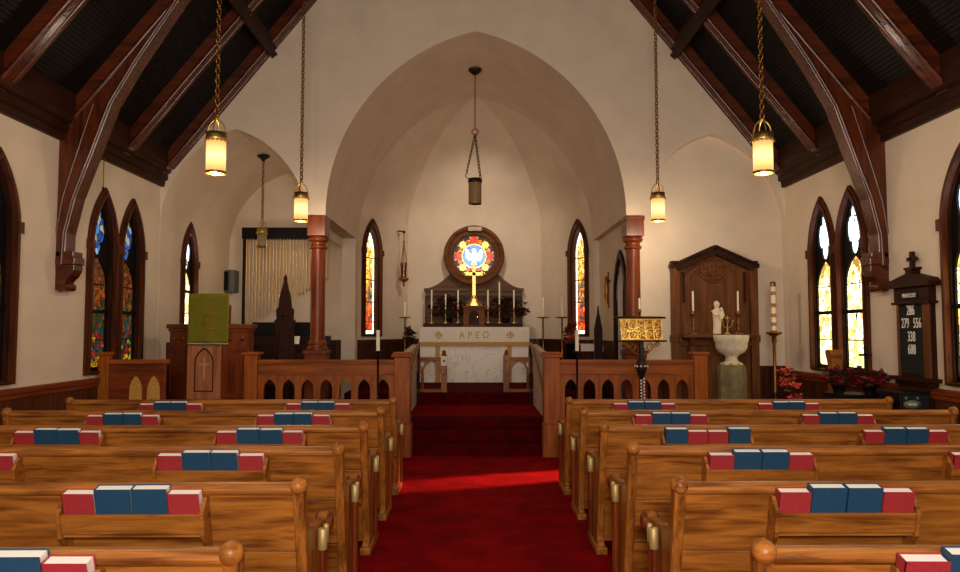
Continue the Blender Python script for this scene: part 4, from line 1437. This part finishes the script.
# ================================================================== RIGHT SIDE: SHRINE, FONT, LECTERN
SY = YF + .02
xl, xr = at(675.5, 330, SY).x, at(753.5, 330, SY).x
cx = (xl + xr) / 2
hw = (xr - xl) / 2
zpk, zsh = at(714, 247, SY).z - P1, at(675, 264, SY).z - P1
t = thing('shrine_screen', 'gabled carved wooden shrine screen on the right of the front wall', 'shrine', (cx, SY, P1))
MB().prism([(-hw, 0), (hw, 0), (hw, zsh - .1), (0, zpk - .1), (-hw, zsh - .1)], -.0, .05, 'xz').build('backboard', M['brown_z'], t)
for s_ in (-1, 1):
    x = s_ * hw
    po = MB().box(x - .055, x + .055, -.07, .05, 0, zsh + .0).box(x - .07, x + .07, -.085, .06, 1.05, 1.15).build('post', M['brown_z'], t, .006)
    MB().box(x - .075, x + .075, -.09, .06, zsh - .06, zsh).box(x - .06, x + .06, -.075, .06, zsh, zsh + .04).build('post_cap', M['dark_x'], po, .006)
    MB().bar((x, -.03, zsh - .06), (0, -.03, zpk - .06), .14, .1).bar((x * .98, -.03, zsh + .0), (0, -.03, zpk + .0), .2, .04).build('gable_moulding', M['dark_x'], t, .005)
    MB().box(x - s_ * .12 - .015, x - s_ * .12 + .015, -.03, 0, zsh - .55, zsh - .12).build('drop_bracket', M['dark_z'], t)
MB().box(-hw, hw, -.06, 0, 1.0, 1.06).build('middle_rail', M['brown_x'], t, .005)
SHZ = at(716, 334, SY - .15).z - P1
sh = MB().box(-hw + .05, hw - .05, -.26, 0, SHZ - .05, SHZ)
sh.prism([(0, SHZ - .25), (-.03, SHZ - .25), (-.22, SHZ - .05), (0, SHZ - .05)], -.4, -.36, 'yz').prism([(0, SHZ - .25), (-.03, SHZ - .25), (-.22, SHZ - .05), (0, SHZ - .05)], .36, .4, 'yz')
sh.build('shelf', M['brown_x'], t, .004)
rz_ = MB()
cc = at(713, 266, SY).z - P1
for i in range(8):
    an = 2 * PI * i / 8 + PI / 8
    rz_.tube([(.13 * math.cos(an) + .075 * math.cos(k * PI / 6), -.012, cc + .13 * math.sin(an) + .075 * math.sin(k * PI / 6)) for k in range(12)], .014, 6, False, True)
rz_.tube([(.12 * math.cos(k * PI / 10), -.012, cc + .12 * math.sin(k * PI / 10)) for k in range(20)], .016, 6, False, True)
rz_.tube([(.235 * math.cos(k * PI / 12), -.012, cc + .235 * math.sin(k * PI / 12)) for k in range(24)], .012, 6, False, True)
rz_.build('carved_rosette', M['brown_x'], t)
MB().plate(arch(0, hw - .1, 1.75, 2.2, 1.07), [arch(0, hw - .13, 1.75, 2.16, 1.1)], -.012, 0, 'xz').build('arch_moulding', M['brown_z'], t)

p = at(716, 334, SY - .15)
t = thing('statue', 'small white statue of a robed mother with child on the shrine shelf', 'statue', (p.x + .02, SY - .13, P1 + SHZ))
t.scale = (.85, .85, .95)
prof = [(.075, 0), (.085, .01), (.08, .05), (.078, .15), (.085, .25), (.085, .31), (.07, .36), (.04, .385), (.05, .41), (.055, .44), (.045, .475), (.02, .49), (0, .492)]
vs, fs = [], []
n = 24
for r_, z in prof:
    for j in range(n):
        an = 2 * PI * j / n
        k = 1 + (.07 * math.sin(an * 6 + z * 9) if z < .34 else 0)
        vs.append((.82 * r_ * k * math.cos(an) + .012 * math.sin(z * 7), r_ * k * .7 * math.sin(an), z))
for i in range(len(prof) - 1):
    for j in range(n):
        fs.append((i * n + j, i * n + (j + 1) % n, (i + 1) * n + (j + 1) % n, (i + 1) * n + j))
bd = MB().add(vs, fs, True)
bd.sphere((.012, -.035, .437), .034, 12, 8, (.9, .9, 1.2)).sphere((.012, -.068, .432), .007, 6, 4)
bd.tube([(-.07, -.02, .34), (-.05, -.08, .28), (.02, -.09, .29)], [.024, .022, .014], 10).tube([(.085, -.02, .34), (.09, -.07, .27), (.03, -.09, .25)], [.024, .022, .014], 10)
bd.tube([(.05, -.085, .22), (.055, -.09, .28), (.05, -.085, .335)], [.025, .035, .02], 10).sphere((.05, -.09, .365), .028, 10, 8)
bd.build('figure', M['statue'], t)
for px, nm in ((693.5, 'left'), (738.5, 'right')):
    q = at(px, 333, SY - .15)
    a, b2 = at(px, 313, SY - .15), at(px, 291, SY - .15)
    candlestick('brass candlestick with a white candle at the %s of the white statue' % nm, q.x, SY - .15, P1 + SHZ, a.z - P1 - SHZ, b2.z - a.z, .014, 'old_brass', .04, 'candlesticks on the shrine shelf')
q = at(728, 330, SY - .17)
t = thing('brass_ornament', 'small branched brass ornament on the shrine shelf beside the statue', 'ornament', (q.x, SY - .15, P1 + SHZ))
om = MB().lathe([(.05, 0), (.05, .01), (.015, .03), (.01, .12)], n=12)
for s_ in (-1, 0, 1):
    om.tube([(0, 0, .08), (s_ * .05, 0, .1), (s_ * .075, 0, .17)], .006, 6).sphere((s_ * .075, 0, .18), .02, 8, 6)
om.tube([(0, 0, .17), (0, 0, .26)], .006, 6).bar((-.04, 0, .225), (.04, 0, .225), .01, .01)
om.build('branches', M['brass'], t)

# baptismal font
FY = 10.0
p = at(729.5, 335, FY)
t = thing('baptismal_font', 'pale stone font bowl on a thick grey green octagonal stone base', 'font', (p.x + .02, FY, P1))
t.scale = (.86, .86, 1)
zt = p.z - P1
MB().lathe([(.26, 0), (.26, .06), (.225, .09), (.22, .66), (.2, .74), (.16, .78), (.0, .78)], n=8, smooth=False, rot=PI / 8).build('octagonal_base', M['base_stone'], t, .01)
MB().lathe([(.17, .74), (.17, .77), (.1, .8), (.085, .85), (.11, .88), (.2, .92), (.24, .98), (.245, 1.05), (.265, 1.07), (.27, zt - .03), (.265, zt), (.225, zt), (.2, zt - .08), (.0, zt - .12)], n=36).build('bowl', M['pale_stone'], t)

# lectern
LY = 9.25
p = at(641, 330, LY)
t = thing('lectern', 'dark metal lectern with a jewelled gold book rest, before the right rail', 'lectern', (p.x, LY, 0))
z0, z1 = at(641, 339.5, LY).z, at(641, 319, LY).z
x0, x1 = at(620.5, 330, LY).x - p.x, at(664, 330, LY).x - p.x
MB().prism([(0, z0), (.02, z0), (.1, z1), (.08, z1)], x0 + .01, x1 - .02, 'yz').build('filigree_panel', M['filigree'], t)
for i in range(5):
    for j in range(2):
        u = x0 + .015 + (x1 - x0 - .035) * (i + .5) / 5
        v = .25 + .5 * j
        c = Vector((u, .08 * v - .012, z0 + (z1 - z0) * v))
        tl = Vector((0, .08, z1 - z0)).normalized()
        MB().tube([c + Vector((1, 0, 0)) * .034 * math.cos(k * PI / 7) + tl * .04 * math.sin(k * PI / 7) for k in range(14)], .007, 6, False, True).sphere(tuple(c), .013, 8, 6).build('roundel', M['gold'], t)
fr = MB()
for zz, yy in ((z0, .005), ((z0 + z1) / 2, .045), (z1, .085)):
    fr.bar((x0, yy, zz), (x1 - .01, yy, zz), .03, .014)
for i in range(6):
    x = x0 + .015 + (x1 - x0 - .035) * i / 5
    fr.bar((x, .0, z0), (x, .08, z1), .012, .012)
fr.build('frame', M['gold'], t)
MB().prism([(.06, z1 + .005), (.3, z1 + .02), (.3, z1 + .04), (.04, z1 + .025)], x0 - .02, x1 + .04, 'yz').build('book_rest', M['dark_x'], t, .004)
MB().box(x0 - .01, x1 + .02, -.06, .1, z0 - .03, z0 - .008).build('lower_shelf', M['dark_x'], t, .003)
stm = MB().lathe([(.2, 0), (.2, .03), (.12, .05), (.06, .1), (.035, .15), (.03, z0 - .45), (.05, z0 - .42), (.075, z0 - .33), (.05, z0 - .25), (.03, z0 - .22), (.03, z0 - .03)], n=16)
stm.build('stem', M['iron'], t)
sw = MB()
for s_ in (-1, 1):
    for base_, rr in ((.11, .055), (.2, .035)):
        sw.tube([(s_ * (base_ + rr * math.cos(k * PI / 6) * (1 - k / 22)), 0, z0 - .1 + (base_ - .11) * .4 + rr * math.sin(k * PI / 6) * (1 - k / 22)) for k in range(16)], .007, 6)
    sw.tube([(0, 0, z0 - .2), (s_ * .08, 0, z0 - .17), (s_ * .2, 0, z0 - .05)], .008, 6)
sw.build('scroll_bracket', M['old_brass'], t)
bd = MB()
for i in range(44):
    an = -PI / 2 + (.55 if i % 2 else -.35)
    bd.sphere((.042 * math.cos(an), .042 * math.sin(an), .18 + i * (z0 - .65) / 44), .015, 8, 5)
for i in range(10):
    an = 2 * PI * i / 10
    bd.sphere((.078 * math.cos(an), .078 * math.sin(an), z0 - .33), .014, 6, 4)
bd.build('bead', M['pearl'], t)['kind'] = 'stuff'

# ------------------------------------------------------------------ hymn board
HY = 7.40
t = thing('hymn_board', 'dark wooden hymn board on the right wall with white numbers under a small cross', 'hymn board', (W, HY, 1.05), -PI / 2)
MB().box(-.27, .27, -.05, 0, .1, .92).build('backboard', M['dark_z'], t)
MB().box(-.24, .17, -.062, -.05, .13, .84).build('number_panel', M['felt'], t)
MB().box(.17, .27, -.075, -.05, .1, .86).build('side_stile', M['brown_z'], t, .004)
MB().box(-.27, -.24, -.075, -.05, .1, .86).build('side_stile', M['brown_z'], t, .004)
MB().box(-.29, .29, -.085, 0, .84, 1.0).box(-.32, .32, -.1, 0, .83, .855).build('header', M['dark_x'], t, .004)
MB().prism([(-.37, 1.0), (.37, 1.0), (.38, 1.04), (.33, 1.08), (-.33, 1.08), (-.38, 1.04)], -.13, 0, 'xz').prism([(-.33, 1.08), (.33, 1.08), (.05, 1.14), (.05, 1.17), (.08, 1.18), (.08, 1.2), (-.08, 1.2), (-.08, 1.18), (-.05, 1.17), (-.05, 1.14)], -.1, 0, 'xz').build('cornice', M['dark_x'], t, .004)
MB().box(-.022, .022, -.07, -.03, 1.2, 1.36).box(-.07, .07, -.07, -.03, 1.265, 1.305).build('cross_finial', M['dark_x'], t, .004)
MB().box(-.34, .34, -.14, 0, .06, .1).box(-.29, .29, -.1, 0, .02, .06).prism([(-.28, .02), (.28, .02), (.22, -.04), (.1, -.07), (.04, -.1), (0, -.13), (-.04, -.1), (-.1, -.07), (-.22, -.04)], -.08, 0, 'xz').build('shelf', M['dark_x'], t, .004)
MB().box(-.14, .13, -.092, -.085, .875, .955).build('title_card', M['black'], t)
RX90 = Matrix.Rotation(PI / 2, 4, 'X')
MB().text('PENTECOST', .058, Matrix.Translation((-.005, -.094, .915)) @ RX90, .74).build('title_letters', M['white_letter'], t)
for txt, x, z in (('286', -.035, .765), ('279', -.135, .635), ('556', .07, .635), ('338', -.035, .50), ('688', -.035, .37)):
    MB().text(txt, .145, Matrix.Translation((x, -.064, z)) @ RX90, .62, .003).build('number_card', M['white_letter'], t)

# ------------------------------------------------------------------ right front corner
def paschal():
    y = 10.05
    p = at(774, 332, y)
    t = thing('paschal_candle', 'tall decorated paschal candle on a bronze stand, right of the shrine', 'candle', (p.x, y, P1))
    h = p.z - P1
    MB().lathe([(.16, 0), (.16, .02), (.06, .05), (.025, .1), (.022, h * .3), (.04, h * .33), (.022, h * .36), (.02, h - .16), (.035, h - .13), (.03, h - .06), (.1, h - .02), (.11, h), (.04, h + .004), (.04, h + .02)], n=20).build('stand', M['old_brass'], t)
    top = at(774, 283, y).z - P1
    c = MB().lathe([(.033, h), (.033, top), (.01, top + .004)], n=16).build('candle', M['wax'], t)
    for k, f_ in enumerate((.12, .3, .5, .55, .75)):
        z = h + (top - h) * f_
        MB().lathe([(.0345, z), (.0345, z + (.05 if k != 3 else .02))], n=16).build('painted_band', M['band'], c)
    MB().lathe([(.036, top - .05), (.038, top + .01), (.02, top + .02)], n=14).build('follower', M['old_brass'], c)
paschal()
p = at(788, 382, 9.2)
plant('flower_vase', 'vase of orange flowers on the floor stand below the tall candle', 'flowers', (p.x, 9.2, 0), .12, .12, .3, 34, ('orange_petal', 'orange_petal', 'pink_petal', 'leaf'), .07, (.05, .86, 'old_brass'), 11)
p = at(796, 393, 9.0)
plant('flower_pot', 'small pot of pink flowers beside the orange flower vase', 'flowers', (p.x, 9.0, 0), .07, .07, .13, 14, ('pink_petal', 'pink_petal', 'leaf'), .06, (.05, .72, 'iron'), 12)
p = at(834, 350, 8.62)
t = thing('pedestal', 'slim light wood pedestal with a flared top in front of the right windows', 'pedestal', (p.x, 8.62, 0))
t.scale = (.76, .76, 1)
z = p.z
MB().box(-.075, .075, -.075, .075, .08, z - .2).build('shaft', M['oak_z'], t, .008)
MB().lathe([(.106, z - .2), (.11, z - .14), (.13, z - .06), (.135, z - .05), (.135, z)], n=4, rot=PI / 4, smooth=False).build('flared_top', M['oak_x'], t, .006)
MB().box(-.12, .12, -.12, .12, 0, .08).build('foot', M['rail_x'], t, .008)
t = thing('black_stand', 'low black box stand under the red plants by the right wall', 'stand', (4.17, 8.12, 0))
MB().box(-.24, .235, -.2, .2, 0, .9).box(-.25, .25, -.21, .21, .9, .93).build('cabinet', M['black'], t, .008)
for i, (x, y, lb) in enumerate(((4.01, 8.16, 'farther red poinsettia on the black stand by the right windows'), (4.28, 8.02, 'nearer red poinsettia on the black stand, beside the small black cross'))):
    plant('poinsettia', lb, 'plant', (x, y, .93), .17, .12, .17, 60, ('red_leaf', 'red_leaf', 'leaf'), .09, (.07, .08, 'iron'), 20 + i, 'poinsettias on the black stand')
p = at(882, 366, 7.8)
t = thing('standing_cross', 'small black metal cross standing up behind the red plants', 'cross', (4.36, 8.24, .93))
MB().lathe([(.05, 0), (.05, .015), (.01, .02)], n=12).box(-.012, .012, -.012, .012, .01, .52).box(-.07, .07, -.012, .012, .4, .425).build('cross', M['iron'], t)
t = thing('amplifier', 'black loudspeaker box with a pale oval badge by the right wall', 'loudspeaker', (4.245, 7.35, 0))
MB().box(-.14, .155, -.2, .2, 0, 1.02).build('cabinet', M['black'], t, .01)
MB().box(-.12, .135, -.212, -.2, .04, .99).build('grille', M['felt'], t)
bg = MB().lathe([(.001, 0), (1, 0), (1, .006), (.001, .006)], n=24, sx=.085, sy=.04)
bg.v = [(x - .03, -.212 - z, .905 + y) for x, y, z in bg.v]
bg.build('oval_badge', M['speaker_grey'], t)
MB().text('oooo', .05, Matrix.Translation((-.03, -.219, .91)) @ RX90, .8).build('badge_mark', M['white_letter'], t)
for x in (-.09, .02):
    MB().lathe([(.014, -.01), (.014, 0)], (x, -.212, .965), 10, 'y').build('control_knob', M['speaker_grey'], t)

p0_ = at(101, 187, 8.75)
t = thing('pull_cord', 'thin cord hanging down the wall above the left windows', 'cord', (-W + .06, 8.75, 3.3))
MB().tube([(0, 0, .38), (0, 0, .02)], .006, 6).build('cord', M['old_brass'], t)
MB().lathe([(0, -.03), (.014, -.02), (.01, .02), (0, .025)], n=10).build('weight', M['iron'], t)

# ================================================================== LIGHT
def light(name, kind, loc, energy, color, size=.1, rot=None, **kw):
    d = bpy.data.lights.new(name, kind)
    d.energy = energy
    d.color = color
    if kind == 'AREA':
        d.size = size
    elif kind in ('POINT', 'SPOT'):
        d.shadow_soft_size = size
    for k_, v in kw.items():
        setattr(d, k_, v)
    o = bpy.data.objects.new(name, d)
    COL.objects.link(o)
    o.location = loc
    if rot:
        o.rotation_euler = rot
    return o
WARM = (1.0, .8, .56)
for x, y, z in LAMPS:
    light('lantern_bulb', 'POINT', (x, y, z - .24), 24, WARM, .07)
for x in (-2.35, 2.35):           # the rear pairs of lanterns, behind the camera's frame
    for y in (3.5, .2):
        light('rear_lantern_bulb', 'POINT', (x, y, 3.3), 34, WARM, .09)
light('camera_flash', 'AREA', (.05, -.1, 2.05), 60, (1, .95, .88), .35, (PI / 2 - .02, 0, 0))
light('west_fill', 'AREA', (0, YW + .1, 3.4), 220, (1, .93, .84), 2.2, (PI / 2, 0, 0))  # added frontal fill from behind the camera, set at an assumed west window
# fill lights added to brighten the apse and left chamber, no real fixtures
light('chancel_fill', 'SPOT', (.03, 12.6, 5.2), 150, (1, .86, .7), .15, (math.radians(50), 0, 0), spot_size=math.radians(88), spot_blend=1)
light('chamber_fill', 'POINT', (-3.4, 12.4, 3.0), 5, (1, .76, .5), .12)  # added fill; the lantern in this chamber is unlit
# sun through the right-hand stained glass on to the carpet
sp = light('sun_through_window', 'SPOT', (4.0, 9.5, 2.5), 2400, (1, .4, .25), .04, None, spot_size=math.radians(28), spot_blend=.8)
sp.rotation_euler = (Vector((.6, 8.25, 0)) - Vector(sp.location)).to_track_quat('-Z', 'Y').to_euler()
sp.scale = (.34, 1, 1)

wd = bpy.data.worlds.new('world')
sc.world = wd
wd.use_nodes = True
bgn = wd.node_tree.nodes['Background']
bgn.inputs['Color'].default_value = (1, .8, .6, 1)
bgn.inputs['Strength'].default_value = .05

sc.view_settings.view_transform = 'Standard'
sc.view_settings.look = 'None'
sc.view_settings.gamma = 1
sc.view_settings.exposure = .22
sc.view_settings.use_curve_mapping = False
sc.cycles.max_bounces = 8
sc.cycles.use_denoising = True
sc.cycles.sample_clamp_indirect = 4
